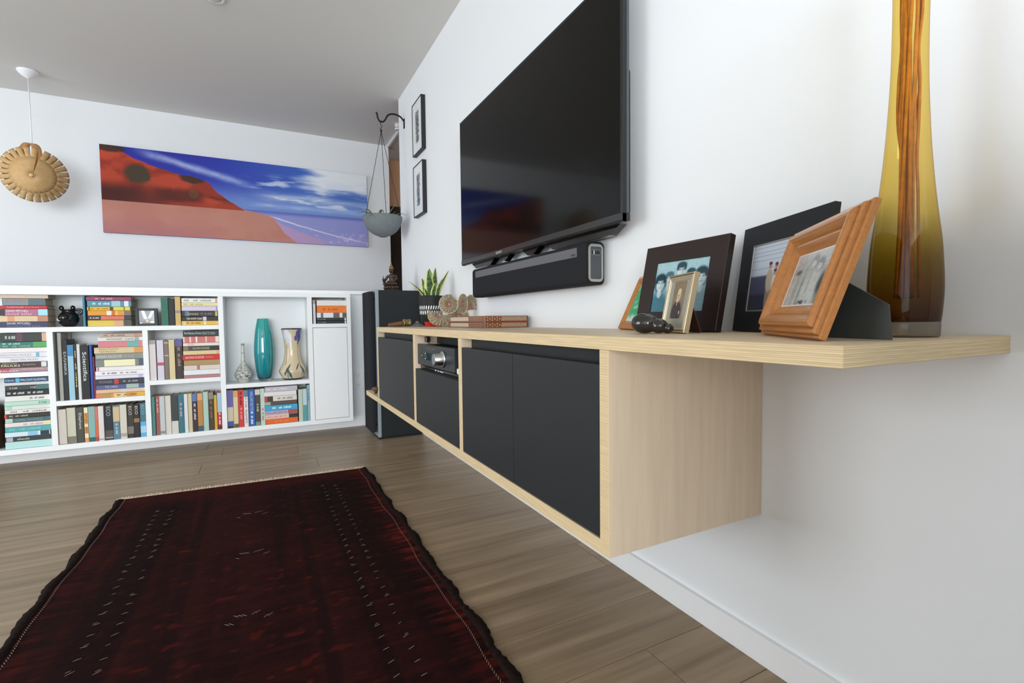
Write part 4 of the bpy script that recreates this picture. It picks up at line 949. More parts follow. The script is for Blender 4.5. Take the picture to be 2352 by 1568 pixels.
# ------------------------------------------------------------------ loudspeaker at the end of the cabinet
sp = thing('loudspeaker', 'tall black floor standing loudspeaker past the far end of the cabinet', 'loudspeaker', (-.17, 3.2, 0))
M_vinyl = mat('black_ash', '#1f2326', .6, .3, bump=(500, .15))
box('cabinet', -.308, -.022, 3.082, 3.36, .012, 1.03, M_vinyl, sp, .002)
box('baffle', -.330, -.3085, 3.080, 3.362, .012, 1.032, mat('baffle_grey', '#8b979e', .4, .5), sp, .003)
bm = BM(); prism(bm, [(-.341, 3.094), (-.360, 3.094), (-.372, 3.115), (-.372, 3.33), (-.360, 3.35), (-.341, 3.35)], 2, .05, 1.02)
obj('grille', bm, M_cloth, sp)
for y in (3.12, 3.32):
    for z in (.1, .97):
        bm = BM(); lathe(bm, [(.006, 0), (.006, .0106)], -.3303, y, z, 10, RX); obj('grille_peg', bm, M_dark, sp)
box('plinth', -.325, -.03, 3.085, 3.355, .0002, .0118, M_dark, sp)

# ------------------------------------------------------------------ seated bronze figure on the loudspeaker
BZ = 1.0322
Mb = Matrix.Translation((-.196, 3.19, BZ)) @ Matrix.Rotation(math.radians(-52), 4, 'Z')
t = thing('bronze_statue', 'small seated bronze statue on top of the loudspeaker', 'statue', M=Mb)
M_brz = mat('aged_bronze', '#4e4038', .42, .5, metal=.75, bump=(220, .5), var=(45, .35))
bm = BM()
bm_p = smooth_prof([(.054, .0), (.058, .004), (.050, .012), (.047, .018), (.050, .026), (.052, .034), (.040, .036)], 3)
lathe(bm, [(r, z) for r, z in bm_p], 0, 0, 0, 32, Matrix.Scale(.78, 4, (0, 1, 0)))
obj('lotus_base', bm, M_brz, t, local=True)
for i in range(16):
    a = 2*PI*i/16
    bm = BM(); ellipsoid(bm, (.050*math.cos(a), .040*math.sin(a), .022), (.009, .007, .011), 10, 6); obj('lotus_petal', bm, M_brz, t, local=True)
bm = BM()
ellipsoid(bm, (0, -.004, .048), (.050, .032, .014)); ellipsoid(bm, (-.036, -.016, .048), (.020, .018, .013)); ellipsoid(bm, (.036, -.016, .048), (.020, .018, .013))
ellipsoid(bm, (0, .010, .078), (.022, .017, .034)); ellipsoid(bm, (0, .009, .104), (.030, .016, .018))
tube(bm, spline([(-.030, .008, .110), (-.044, .0, .085), (-.040, -.022, .066), (-.03, -.036, .060)], 5), [.0095]*8+[.007]*8, 10)
tube(bm, spline([(.030, .008, .110), (.044, .002, .086), (.034, -.020, .068), (.006, -.030, .064)], 5), [.0095]*8+[.007]*8, 10)
ellipsoid(bm, (-.028, -.042, .062), (.008, .012, .007)); ellipsoid(bm, (.0, -.031, .064), (.012, .008, .006))
tube(bm, [(0, .008, .112), (0, .006, .132)], .010, 10)
ellipsoid(bm, (0, .004, .145), (.0145, .0165, .0195)); ellipsoid(bm, (0, -.013, .144), (.003, .004, .006))
ellipsoid(bm, (-.0145, .005, .142), (.003, .005, .012)); ellipsoid(bm, (.0145, .005, .142), (.003, .005, .012))
obj('figure', remeshed(bm, .0022, 3), M_brz, t, local=True)
bm = BM(); lathe(bm, smooth_prof([(.016, .156), (.0165, .162), (.0115, .170), (.010, .176), (.005, .186), (.002, .202)], 4), 0, .006, 0, 20)
obj('topknot', bm, mat('worn_gilt', '#8d7448', .4, .5, metal=.8), t, local=True)
bm = BM(); lathe(bm, smooth_prof([(.003, .0), (.008, .006), (.008, .014), (.003, .02), (.002, .036)], 3), -.030, -.046, .068, 14)
obj('held_vessel', bm, M_brz, t, local=True)

# ------------------------------------------------------------------ bracket and hanging planter
bk = thing('wall_bracket', 'black curved iron bracket on the wall holding the planter', 'bracket', (0, 3.46, 2.33))
bm = BM(); bx(bm, -.007, -.0004, 3.449, 3.471, 2.295, 2.368, .002); obj('wall_plate', bm, M_iron, bk)
bm = BM(); tube(bm, spline([(-.007, 3.46, 2.352), (-.03, 3.46, 2.377), (-.065, 3.46, 2.389), (-.103, 3.46, 2.386), (-.130, 3.46, 2.368), (-.148, 3.46, 2.335), (-.168, 3.46, 2.317), (-.190, 3.46, 2.320), (-.203, 3.46, 2.343), (-.207, 3.46, 2.368), (-.214, 3.46, 2.380)], 6), .0062, 10)
obj('arm', bm, M_iron, bk)
pl = thing('hanging_planter', 'grey bowl planter hanging on three cords from the iron bracket', 'planter', (-.184, 3.46, 1.455))
HX, HY = -.184, 3.46
bm = BM(); tube(bm, spline([(-.176, HY, 2.326), (-.186, HY, 2.310), (-.182, HY, 2.295), (-.174, HY, 2.285), (-.180, HY, 2.27), (-.186, HY, 2.262), (-.180, HY, 2.252), (-.174, HY, 2.262)], 5), .0022, 6)
obj('hook', bm, M_iron, pl)
bm = BM(); ellipsoid(bm, (-.180, HY, 2.248), (.008, .008, .009), 12, 8); obj('knot', bm, M_dark, pl)
RB = .146; ZR = 1.607
prof = [(RB*math.sin(a)*1.0, ZR-.150*math.cos(a)) for a in [PI/2*k/14 for k in range(2, 15)]]
prof = [(.03, ZR-.150)] + prof + [(RB-.006, ZR+.001), (RB-.012, ZR-.01), (RB-.03, ZR-.03), (.02, ZR-.034)]
bm = BM(); lathe(bm, prof, HX, HY, 0, 48)
obj('bowl', bm, mat('grey_concrete', '#767c7f', .75, .2, var=(30, .08), bump=(200, .15)), pl)
for k, a in enumerate((200, 268, 330)):
    a = math.radians(a)
    bm = BM(); tube(bm, [(-.180, HY, 2.245), (HX+RB*.97*math.cos(a), HY+RB*.97*math.sin(a), ZR-.006)], .0019, 6); obj('cord', bm, mat('dark_cord', '#2b2622', .8), pl)
M_aloe = mat('grey_green_leaf', '#6d7a63', .55, .3, var=(25, .2))
def spike(base, tip, wd, sag=0.0, up=0.03):
    bm = BM(); b = Vector(base); tp = Vector(tip); pts = []
    for k in range(11):
        s = k/10; p = b.lerp(tp, s); p.z += up*4*s*(1-s) - sag*s*s; pts.append(p)
    d = (tp-b); sd = Vector((-d.y, d.x, 0)); sd = sd.normalized() if sd.length > 1e-5 else Vector((1, 0, 0))
    rows = []
    for k, p in enumerate(pts):
        s = k/10; hw = wd*(1-s)**.7*(.75+.5*min(s*3, 1)*.5) + .0004
        rows.append((bm.verts.new(p-sd*hw+Vector((0, 0, hw*.5))), bm.verts.new(p-Vector((0, 0, hw*.25))), bm.verts.new(p+sd*hw+Vector((0, 0, hw*.5))), bm.verts.new(p+Vector((0, 0, hw*.25)))))
    for A, B in zip(rows, rows[1:]):
        for i in range(4):
            j = (i+1) % 4; f = bm.faces.new((A[i], A[j], B[j], B[i])); f.smooth = True
    bm.faces.new(list(reversed(rows[0]))); bm.faces.new(rows[-1])
    return bm
zb = ZR-.03
for base, tip, wd, sg, up in (((-.23, 3.43, zb), (-.40, 3.36, 1.585), .012, 0, .035), ((-.24, 3.45, zb), (-.365, 3.34, 1.630), .009, 0, .03), ((-.20, 3.42, zb), (-.34, 3.31, 1.535), .010, 0, .05),
                              ((-.17, 3.45, zb), (-.075, 3.40, 1.735), .013, 0, .0), ((-.15, 3.44, zb), (.0-.012, 3.37, 1.612), .010, 0, .03), ((-.14, 3.46, zb), (-.09, 3.42, 1.648), .010, 0, .01),
                              ((-.22, 3.42, zb), (-.20, 3.34, 1.600), .014, 0, .05), ((-.19, 3.50, zb), (-.28, 3.56, 1.64), .012, 0, .03), ((-.16, 3.50, zb), (-.12, 3.57, 1.62), .012, 0, .03)):
    obj('leaf', spike(base, tip, wd, sg, up), M_aloe, pl)
bm = BM(); lathe(bm, [(.02, ZR-.033), (RB-.034, ZR-.029)], HX, HY, 0, 32, cap=True); obj('potting_soil', bm, mat('soil', '#2d241d', .95), pl)

# ------------------------------------------------------------------ things on the far end of the worktop
H = HT + .0003
# snake plant in a black pot
pt = thing('snake_plant', 'small snake plant with yellow edged leaves in a black pot with white leaf pattern', 'plant', (-.135, 2.47, HT))
PCX, PCY = -.135, 2.47
bm = BM(); lathe(bm, [(.055, H), (.061, H+.003), (.0665, H+.09), (.0715, H+.172), (.0715, H+.178), (.066, H+.178), (.063, H+.160), (.02, H+.158)], PCX, PCY, 0, 48)
obj('pot', bm, mat('matt_black_pot', '#1d1d1e', .6, .4), pt)
bm = BM()
for row, (zc, lean) in enumerate(((H+.108, .35), (H+.080, -.35))):
    for k in range(30):
        a0 = 2*PI*(k+.5*row)/30
        r = .0613+.0105*((zc-H)/.178)+.0011
        vs = []
        for j in range(10):
            b = 2*PI*j/10; du = .0042*math.cos(b); dv = .0125*math.sin(b)
            dx = du*math.cos(lean)+dv*math.sin(lean)*.5; dz = dv
            a = a0+dx/r; rr = r+.0105*(dz/.178)
            vs.append(bm.verts.new((PCX+rr*math.cos(a), PCY+rr*math.sin(a), zc+dz)))
        bm.faces.new(vs)
tag(obj('leaf_pattern', bm, mat('white_print', '#e9ebec', .6, .3), pt), kind='stuff')
bm = BM(); lathe(bm, [(.01, H+.1585), (.062, H+.1605)], PCX, PCY, 0, 24); obj('potting_soil', bm, mat('soil', '#2d241d', .95), pt)
def snake_col(u, v):
    n = vnoise(u*3, v*22, 4, 3); c = np.tile(hx('#3f5a3c'), (len(u), 1))
    c = mixc(c, '#5d7a4c', sstep(.5, .62, n)); c = mixc(c, '#2f4630', sstep(.45, .3, n)*.7)
    e = np.abs(u-.5)*2; c = mixc(c, '#c9cf7a', sstep(.60, .68, e)); c = mixc(c, '#7d7a4e', sstep(.965, .99, v))
    return c
M_snake = attr_mat('snake_leaf', .35, .45)
def snake_leaf(bx_, by_, dx, dy, h, wd, tw, curl=.3):
    d = Vector((dx, dy, 0)); base = Vector((PCX+bx_, PCY+by_, H+.155))
    sd = Vector((math.cos(tw), math.sin(tw), 0)); nr = Vector((-sd.y, sd.x, 0))
    def f(u, v):
        hw = wd*(np.sin(np.clip(v*.86+.14, 0, 1)*PI)**.75*.92+.10*(1-v))*np.where(v > .97, (1-v)/.03, 1)
        s = (u-.5)*2; lean = v**1.6
        x = base.x + d.x*lean + sd.x*s*hw + nr.x*hw*curl*(s*s)
        y = base.y + d.y*lean + sd.y*s*hw + nr.y*hw*curl*(s*s)
        return np.stack([x, y, base.z+h*v], 1)
    o = painted('leaf', f, 13, 40, snake_col, M_snake, pt)
    sm = o.modifiers.new('thick', 'SOLIDIFY'); sm.thickness = .0022
for a in ((-.006, -.016, -.016, -.012, .172, .034, .10, .3), (.026, .004, .006, .0, .190, .027, .3, .35), (.012, .014, -.012, .01, .188, .026, -.25, .4), (.030, -.010, .075, -.012, .172, .021, .7, -.4), (.030, -.024, .026, -.02, .118, .022, .5, .3),
          (-.026, .006, -.108, -.02, .104, .016, .6, .4), (-.020, -.026, -.036, -.03, .064, .019, .4, .4), (-.024, .010, -.020, .02, .128, .022, -.2, .4), (.004, -.030, .012, -.02, .100, .020, .1, .3)):
    snake_leaf(*a)

# cluster of cut fossil shells
fo = thing('ammonite_cluster', 'cluster of polished fossil shells standing in front of the snake plant', 'fossil', (-.12, 2.13, HT))
def ammo_col(u, v):
    n = vnoise(u*30, v*9, 6, 4); c = np.tile(hx('#8a7a62'), (len(u), 1)); r = v
    rib = .5+.5*np.sin((u*18+r*1.6)*2*PI+1.5*n); c = mixc(c, '#bfb294', rib*.8); c = mixc(c, '#6e6152', sstep(.6, .75, n)*.7)
    c = mixc(c, '#8a5a4c', sstep(.45, .30, r)*.75); c = mixc(c, '#d9d0bd', sstep(.07, .04, r)); c = mixc(c, '#5e5244', sstep(.04, .0, np.abs(((r*2.6+u) % 1)-.5))*.6)
    return c
M_amm = attr_mat('fossil_shell', .38, .5, bump=(120, .3))
def ammonite(cx, cy, cz, rx, rz, thick, yaw, sweep=(0, 1), rot=0.0, name='shell'):
    ca, sa = math.cos(yaw), math.sin(yaw)
    def f(u, v):
        a = (sweep[0]+(sweep[1]-sweep[0])*u)*2*PI+rot
        sp_ = 1-.16*u if sweep == (0, 1) else 1
        rr = v*sp_; k = 1+.03*np.sin(a*18+v*1.6)*v
        X = rx*rr*k*np.cos(a); Z = rz*rr*k*np.sin(a)
        D = thick*(1-.75*v**4-.55*np.exp(-(v/.28)**2)+(.26*np.sin((u*(sweep[1]-sweep[0])*18+v*1.6)*2*PI)*sstep(.22, .5, v)))
        D = np.where(v > .985, -thick*.9, D)
        return np.stack([cx+ca*X+sa*D, cy+sa*X-ca*D, cz+Z], 1)
    o = painted(name, f, 120, 34, ammo_col, M_amm, fo)
    bm = BM()
    pts = [(rx*.985*math.cos(a), rz*.985*math.sin(a)) for a in [(sweep[0]+(sweep[1]-sweep[0])*i/40)*2*PI+rot for i in range(41 if sweep != (0, 1) else 40)]]
    if sweep != (0, 1): pts.append((0, 0))
    A = []; B = []
    for x, z in pts:
        A.append(bm.verts.new((cx+ca*x+sa*thick*.1, cy+sa*x-ca*thick*.1, cz+z))); B.append(bm.verts.new((cx+ca*x-sa*thick*.9, cy+sa*x+ca*thick*.9, cz+z)))
    bm.faces.new(A); bm.faces.new(list(reversed(B)))
    for i in range(len(A)):
        j = (i+1) % len(A); bm.faces.new((A[j], A[i], B[i], B[j]))
    bmesh.ops.recalc_face_normals(bm, faces=bm.faces)
    obj('shell_back', bm, mat('fossil_edge', '#b3a78f', .45, .4, var=(60, .2)), fo)
YAW = -.28
ammonite(-.158, 2.105, .902, .052, .052, .011, YAW, rot=1.2)
ammonite(-.074, 2.115, .905, .027, .055, .010, YAW-.15, rot=.5)
ammonite(-.028, 2.12, .872, .034, .082, .010, YAW-.3, (0, .5), PI*.02, 'shell')
ammonite(-.205, 2.125, .8505, .060, .062, .010, YAW, (.44, .98), 0, 'shell')
ammonite(-.095, 2.13, .840, .060, .052, .010, YAW, rot=2.0)
bm = BM(); ellipsoid(bm, (-.115, 2.135, .7945), (.10, .022, .0098)); obj('matrix_rock', bm, mat('fossil_edge', '#b3a78f', .45, .4, var=(60, .2)), fo)

# inlaid wooden box
ib = thing('inlaid_box', 'flat wooden box inlaid with pale rings and hexagons on the worktop', 'box', (-.12, 1.73, HT))
IX0, IX1, IY0, IY1 = -.222, -.012, 1.512, 1.948
def inlay(front):
    def f(u, v):
        c = np.tile(hx('#5c3018'), (len(u), 1)); n = vnoise(u*40, v*4, 3)
        if front:
            x = u*17.0; y = v*2.0; odd = (np.floor(x) % 2)
            d = np.hypot((x % 1)-.5, ((y+odd*.5) % 1)-.5)
            near = u < .36
            c = np.where(near[:, None], hx('#6a3a1a')[None], c)
            c = mixc(c, '#cdb894', sstep(.10, .03, np.abs(d-.27))*np.where(near, 1, 0)); c = mixc(c, '#b9a27c', sstep(.10, .05, d)*np.where(near, 1, 0))
            x2 = u*24; y2 = v*2.2; o2 = (np.floor(y2) % 2)*.5
            d2 = np.hypot(((x2+o2) % 1)-.5, (y2 % 1)-.5)
            c = mixc(c, '#ded2b8', sstep(.11, .04, np.abs(d2-.40))*np.where(near, 0, 1)); c = mixc(c, '#7a4420', sstep(.22, .1, d2)*np.where(near, 0, 1))
        else:
            t_ = (u > .08) & (u < .62)
            z = np.abs(((u*70+np.floor(v*7) % 2*.5) % 1)-.5)*2
            c = np.where(t_[:, None], hx('#b9a88c')[None], c); c = mixc(c, '#e0d8c6', t_*sstep(.5, .7, z)); c = mixc(c, '#7a5334', t_*sstep(.7, .9, 1-z)*.6)
            x = u*26; d = np.hypot((x % 1)-.5, ((v*3) % 1)-.5); c = mixc(c, '#c9a678', (~t_)*sstep(.12, .05, np.abs(d-.25)))
        e = np.minimum(v, 1-v); c = mixc(c, '#a0502a', sstep(.16, .10, e)); c = mixc(c, '#4a2412', sstep(.05, .02, e))
        return c
    return f
M_inl = attr_mat('inlay_print', .22, .5)
for nm, z0, z1 in (('base', H, H+.0235), ('lid', H+.0255, H+.050)):
    bm = BM(); prism(bm, rrect(IX0, IX1, IY0, IY1, .010, 5), 2, z0, z1)
    p = obj(nm, bm, mat('walnut_box', '#6b3a1e', .3, .5), ib)
    painted('inlay', lambda u, v: np.stack([IX0+.010+u*(IX1-IX0-.02), 0*u+IY0-.0004, z0+.0006+v*(z1-z0-.0012)], 1), 260, 26, inlay(True), M_inl, p)
    painted('inlay', lambda u, v: np.stack([0*u+IX0-.0004, IY1-.010-u*(IY1-IY0-.02), z0+.0006+v*(z1-z0-.0012)], 1), 260, 26, inlay(False), M_inl, p)
bm = BM(); prism(bm, rrect(IX0+.002, IX1-.002, IY0+.002, IY1-.002, .009, 5), 2, H+.0236, H+.0254); obj('seam', bm, mat('seam_red', '#7a3a22', .4), ib)

# wooden handled tool, metal lid, red pouch
wo = thing('turned_tool', 'turned wooden handle with a brass collar lying at the far end of the worktop', 'handle', (-.35, 2.37, HT))
MX = Matrix.Rotation(PI/2, 4, 'Y')
Mh = Matrix.Rotation(math.radians(-6), 4, 'Y') @ MX
bm = BM(); lathe(bm, smooth_prof([(.0075, 0), (.0095, .004), (.0105, .03), (.0125, .06), (.0115, .075), (.010, .08)], 4), -.415, 2.355, H+.0110, 20, Mh)
obj('handle', bm, mat('turned_wood', '#6e4a2c', .45, .4, var=(40, .2, (1, 12, 12))), wo)
bm = BM(); lathe(bm, smooth_prof([(.012, 0), (.020, .002), (.0215, .007), (.019, .012), (.0185, .03), (.0205, .034), (.0205, .042), (.016, .044)], 4), -.336, 2.356, H+.0218, 28, MX)
obj('collar', bm, mat('dull_brass', '#8a7a52', .4, .5, metal=.8, bump=(300, .5)), wo)
ml = thing('metal_lid', 'low grey metal lid beside the wooden handle', 'lid', (-.262, 2.33, HT))
bm = BM(); lathe(bm, smooth_prof([(.040, H), (.041, H+.004), (.034, H+.008), (.018, H+.016), (.009, H+.024), (.010, H+.029), (.003, H+.031)], 4), -.262, 2.33, 0, 32)
obj('dome', bm, mat('dull_pewter', '#7d7d78', .38, .5, metal=.85), ml)
rp_ = thing('red_pouch', 'small bright red folded pouch in front of the plant pot', 'pouch', (-.19, 2.25, HT))
bm = BM(); prism(bm, [(-.238, H), (-.158, H), (-.158, H+.022), (-.168, H+.024), (-.205, H+.0235), (-.243, H+.027)], 1, 2.22, 2.26)
obj('body', bm, mat('red_leather', '#c42a22', .5, .4), rp_)
bm = BM(); bx(bm, -.200, -.198, 2.2192, 2.2606, H+.0005, H+.0241); obj('seam', bm, mat('red_seam', '#8f1c18', .5), rp_)

# ------------------------------------------------------------------ photographs in frames
def frame_root(name, label, q):
    bx0, by0, a, wd, hg, tl, th = q
    M = Matrix.Translation((bx0, by0, H+th*math.sin(tl))) @ Matrix.Rotation(a, 4, 'Z') @ Matrix.Rotation(-tl, 4, 'X')
    return thing(name, label, 'picture frame', M=M)
def sweep_frame(wd, hg, prof, name, m, parent):
    """profile of (distance in from the outer edge, height in front of the front plane) swept round a rectangle with mitred corners"""
    bm = BM(); rings = []
    for d, h in prof:
        rings.append([bm.verts.new(p) for p in ((d, -h, d), (wd-d, -h, d), (wd-d, -h, hg-d), (d, -h, hg-d))])
    sides = []
    for A, B in zip(rings, rings[1:]):
        for k in range(4):
            j = (k+1) % 4; f = bm.faces.new((A[k], A[j], B[j], B[k])); f.material_index = 0
    bmesh.ops.recalc_face_normals(bm, faces=bm.faces)
    return obj(name, bm, m, parent, local=True)
def photo(parent, x0, x1, z0, z1, d, fn, n=(110, 90), rough=.22, name='print'):
    return painted(name, lambda u, v: np.stack([x0+u*(x1-x0), 0*u+d, z0+v*(z1-z0)], 1), n[0], n[1], fn, attr_mat('photo_print_%d' % int(rough*100), rough, .5), parent, True)
def strut(root, pts, thick, m, name='easel_leg'):
    """support standing on the worktop, given in world coordinates"""
    P = [Vector(p) for p in pts]; n = (P[1]-P[0]).cross(P[2]-P[0]).normalized()*thick/2
    bm = BM(); A = [bm.verts.new(p+n) for p in P]; B = [bm.verts.new(p-n) for p in P]
    bm.faces.new(A); bm.faces.new(list(reversed(B)))
    for i in range(len(P)):
        j = (i+1) % len(P); bm.faces.new((A[j], A[i], B[i], B[j]))
    bmesh.ops.recalc_face_normals(bm, faces=bm.faces)
    return obj(name, bm, m, root)
def wpt(root, x, y, z): return WM[root.name] @ Vector((x, y, z))

def ell(u, v, cu, cv, ru, rv, soft=.18): return sstep(1+soft, 1-soft, np.hypot((u-cu)/ru, (v-cv)/rv))
def family(u, v):
    n = vnoise(u*10, v*10, 3)
    c = np.tile(hx('#9cc3cb'), (len(u), 1)); c = mixc(c, '#7fb0bb', n*.6); c = mixc(c, '#b7d3d8', sstep(.5, 1., v)*.5)
    for cu, cv, s, bod, hair, hs in ((.29, .66, 1.0, '#8fb0b8', '#4a6b76', 0), (.69, .68, 1.0, '#6f9aa6', '#2c4a56', 0), (.50, .80, 1.15, '#5a8a96', '#2a4652', 0), (.88, .64, 1.25, '#7fa3ae', '#243c48', 1), (.12, .58, 1.25, '#3f7484', '#17343f', 1)):
        c = mixc(c, bod, ell(u, v, cu, cv-.55*s, .15*s, .42*s, .3)); c = mixc(c, bod, ell(u, v, cu, cv-.36*s, .16*s, .18*s, .3))
        if hs: c = mixc(c, hair, ell(u, v, cu, cv+.01, .095*s, .145*s, .25))
        c = mixc(c, '#b9ced3', ell(u, v, cu, cv-.16*s, .035*s, .07*s, .3)); c = mixc(c, '#c9dade', ell(u, v, cu, cv-.015, .068*s, .118*s, .25))
        c = mixc(c, '#a3bcc3', ell(u, v, cu+.04*s, cv-.02, .03*s, .09*s, .6)*.6)
        c = mixc(c, hair, ell(u, v, cu, cv+.092*s, .074*s, .05*s, .3)); c = mixc(c, hair, ell(u, v, cu-.06*s, cv+.05*s, .02*s, .05*s, .4)); c = mixc(c, hair, ell(u, v, cu+.06*s, cv+.05*s, .02*s, .05*s, .4))
        for e in (-.026, .026): c = mixc(c, '#45646f', ell(u, v, cu+e*s, cv+.012, .014*s, .011*s, .5)); c = mixc(c, '#5d7c87', ell(u, v, cu+e*s, cv+.035*s, .018*s, .005*s, .6)*.7)
        c = mixc(c, '#9ab4bb', ell(u, v, cu+.010, cv-.025*s, .008*s, .028*s, .6)*.8); c = mixc(c, '#7895a0', ell(u, v, cu, cv-.07*s, .024*s, .008*s, .5)*.9)
    c = c*(.94+.12*vnoise(u*40, v*40, 6, 2))[:, None]
    return c
def yard(u, v):
    n = vnoise(u*18, v*14, 7)
    c = np.tile(hx('#c9d2de'), (len(u), 1)); c = mixc(c, '#9aa4b4', (((v*16) % 1) < .14)*(v > .52)*.8)
    c = mixc(c, '#4b4f66', sstep(.54, .50, v)*sstep(.34, .30, u)); c = mixc(c, '#2c2e3e', sstep(.28, .2, v)*.8*sstep(.7, .4, u)); c = mixc(c, '#a9a08f', sstep(.2, .1, v)*sstep(.4, .5, u))
    for cu, cv, s, bod in ((.36, .66, 1.0, '#b9ac9a'), (.47, .64, 1.0, '#c6beb2'), (.60, .72, 1.05, '#8f8a86'), (.75, .68, 1.0, '#c9c4ba'), (.87, .7, 1.0, '#7d7a80')):
        c = mixc(c, '#8c7f72', ell(u, v, cu-.02, cv-.50*s, .03, .22)); c = mixc(c, '#8c7f72', ell(u, v, cu+.025, cv-.50*s, .03, .22))
        c = mixc(c, bod, ell(u, v, cu, cv-.22*s, .062, .17)); c = mixc(c, '#b98f78', ell(u, v, cu, cv-.005, .026, .045)); c = mixc(c, '#6a3f3c', ell(u, v, cu, cv+.03, .03, .026))
    c = mixc(c, '#d6d0c6', ell(u, v, .455, .38, .045, .14)); c = mixc(c, '#b98f78', ell(u, v, .455, .545, .025, .04)); c = mixc(c, '#7a3d3a', ell(u, v, .455, .58, .028, .022))
    return c
def couple(u, v):
    n = vnoise(u*8, v*8, 9); n2 = vnoise(u*22, v*26, 10, 3); c = np.tile(hx('#aeb1b0'), (len(u), 1)); c = mixc(c, '#8d918f', sstep(.4, .7, n)*.6); c = mixc(c, '#c6c9c8', sstep(.5, 1, v)*.6)
    c = mixc(c, '#9da19f', sstep(.02, .0, np.abs((v-.5)-.35*(u-.5)))*.5); c = mixc(c, '#8f9492', sstep(.012, .0, np.abs((v-.72)-.2*(u-.7)))*sstep(.6, .7, u)*.7)
    c = mixc(c, '#bcbfbb', ell(u, v, .30, .34, .22, .40, .5)); c = mixc(c, '#989c99', ell(u, v, .22, .30, .05, .34, .8)*.8); c = mixc(c, '#5f6465', ell(u, v, .17, .64, .07, .045, .6)); c = mixc(c, '#7d8281', ell(u, v, .36, .30, .03, .30, .8)*.7)
    c = mixc(c, '#c9cbc8', ell(u, v, .60, .30, .19, .34, .4)); c = mixc(c, '#a9acab', ell(u, v, .52, .40, .03, .22, .8)*.7); c = mixc(c, '#4d5354', ell(u, v, .82, .36, .075, .20, .5)); c = mixc(c, '#868b8a', ell(u, v, .88, .12, .10, .14, .6))
    for cu, cv, hr in ((.50, .78, '#8b8f90'), (.655, .71, '#7a7f80')):
        c = mixc(c, hr, ell(u, v, cu+.005, cv+.015, .078, .118, .4)); c = mixc(c, '#cdcecc', ell(u, v, cu-.008, cv-.02, .052, .082, .35)); c = mixc(c, hr, ell(u, v, cu+.012, cv+.065, .062, .04, .5))
        for e in (-.02, .016): c = mixc(c, '#85898a', ell(u, v, cu-.008+e, cv-.005, .010, .009, .6))
        c = mixc(c, '#9a9d9c', ell(u, v, cu-.008, cv-.062, .016, .007, .6))
    c = mixc(c, '#50565a', ell(u, v, .50, .07, .13, .05, .6)*sstep(.42, .55, n2)); c = c*(.92+.16*n2)[:, None]
    m = (np.minimum(np.minimum(u, 1-u), np.minimum(v, 1-v)) < .03); c = mixc(c, '#dfe0de', m*1.0)
    return c
def elder(u, v):
    n = vnoise(u*8, v*10, 11); c = np.tile(hx('#a08a68'), (len(u), 1)); c = mixc(c, '#7d6a50', n*.8)
    c = mixc(c, '#40312d', ell(u, v, .48, .16, .42, .30)); c = mixc(c, '#40312d', ell(u, v, .45, .30, .25, .14))
    c = mixc(c, '#d6bd93', ell(u, v, .52, .62, .17, .15)); c = mixc(c, '#e0cda8', ell(u, v, .54, .72, .15, .09)); c = mixc(c, '#cdbfa2', ell(u, v, .47, .50, .13, .07))
    for e in (-.06, .05): c = mixc(c, '#5d4a38', ell(u, v, .50+e, .63, .025, .012))
    c = mixc(c, '#8a7354', ell(u, v, .46, .585, .015, .035)); c = mixc(c, '#c9b48e', ell(u, v, .76, .16, .05, .05)); c = mixc(c, '#d6c7a6', ell(u, v, .44, .39, .03, .05))
    return c
def emerald(u, v):
    n = vnoise(u*5, v*8, 2); c = np.tile(hx('#49b583'), (len(u), 1)); c = mixc(c, '#9fe0c0', sstep(.5, .7, n)); c = mixc(c, '#d6ece2', sstep(.25, .0, v)); return c

M_pine = mat('varnished_pine', '#b97b40', .28, .5, var=(5, .14, (3, 30, 30)), coat=.3)
q = (-.2053, .2913, math.radians(-129.41), .2732, .1955, math.radians(18.79), .0195)
f = frame_root('wooden_photo_frame', 'wide varnished pine frame with a grey photograph of a couple, leaning back on its leg', q)
sweep_frame(.2732, .1955, [(0, -.0195), (0, -.0120), (.0012, -.0100), (.0036, -.0096), (.0046, -.0112), (.0056, -.0100), (.0056, -.0050), (.0068, -.0030), (.0100, -.0022), (.0122, -.0034), (.0130, -.0048), (.0138, -.0040), (.0142, .0010), (.0160, .0040), (.0195, .0055), (.0235, .0050), (.0285, .0022), (.0320, -.0012), (.0335, -.0032), (.0345, -.0050), (.0355, -.0040), (.0385, -.0042), (.0420, -.0062), (.0450, -.0090), (.0465, -.0104), (.0472, -.0118), (.0520, -.0135)], 'moulding', M_pine, f)
photo(f, .051, .2222, .051, .1445, .0133, couple)
bm = BM(); bx(bm, .003, .2702, .0150, .0190, .003, .1925); obj('back_board', bm, mat('grey_board', '#4b4e4b', .7, .3, bump=(500, .2)), f, local=True)
h0 = wpt(f, .115, .021, .004); h0.z = H+.001; h1 = wpt(f, .115, .021, .125); F2 = Vector((-.295, .024, H+.001))
strut(f, [h0, F2, F2+Vector((.004, .006, .047)), h1], .003, mat('grey_board', '#4b4e4b', .7, .3, bump=(500, .2)))

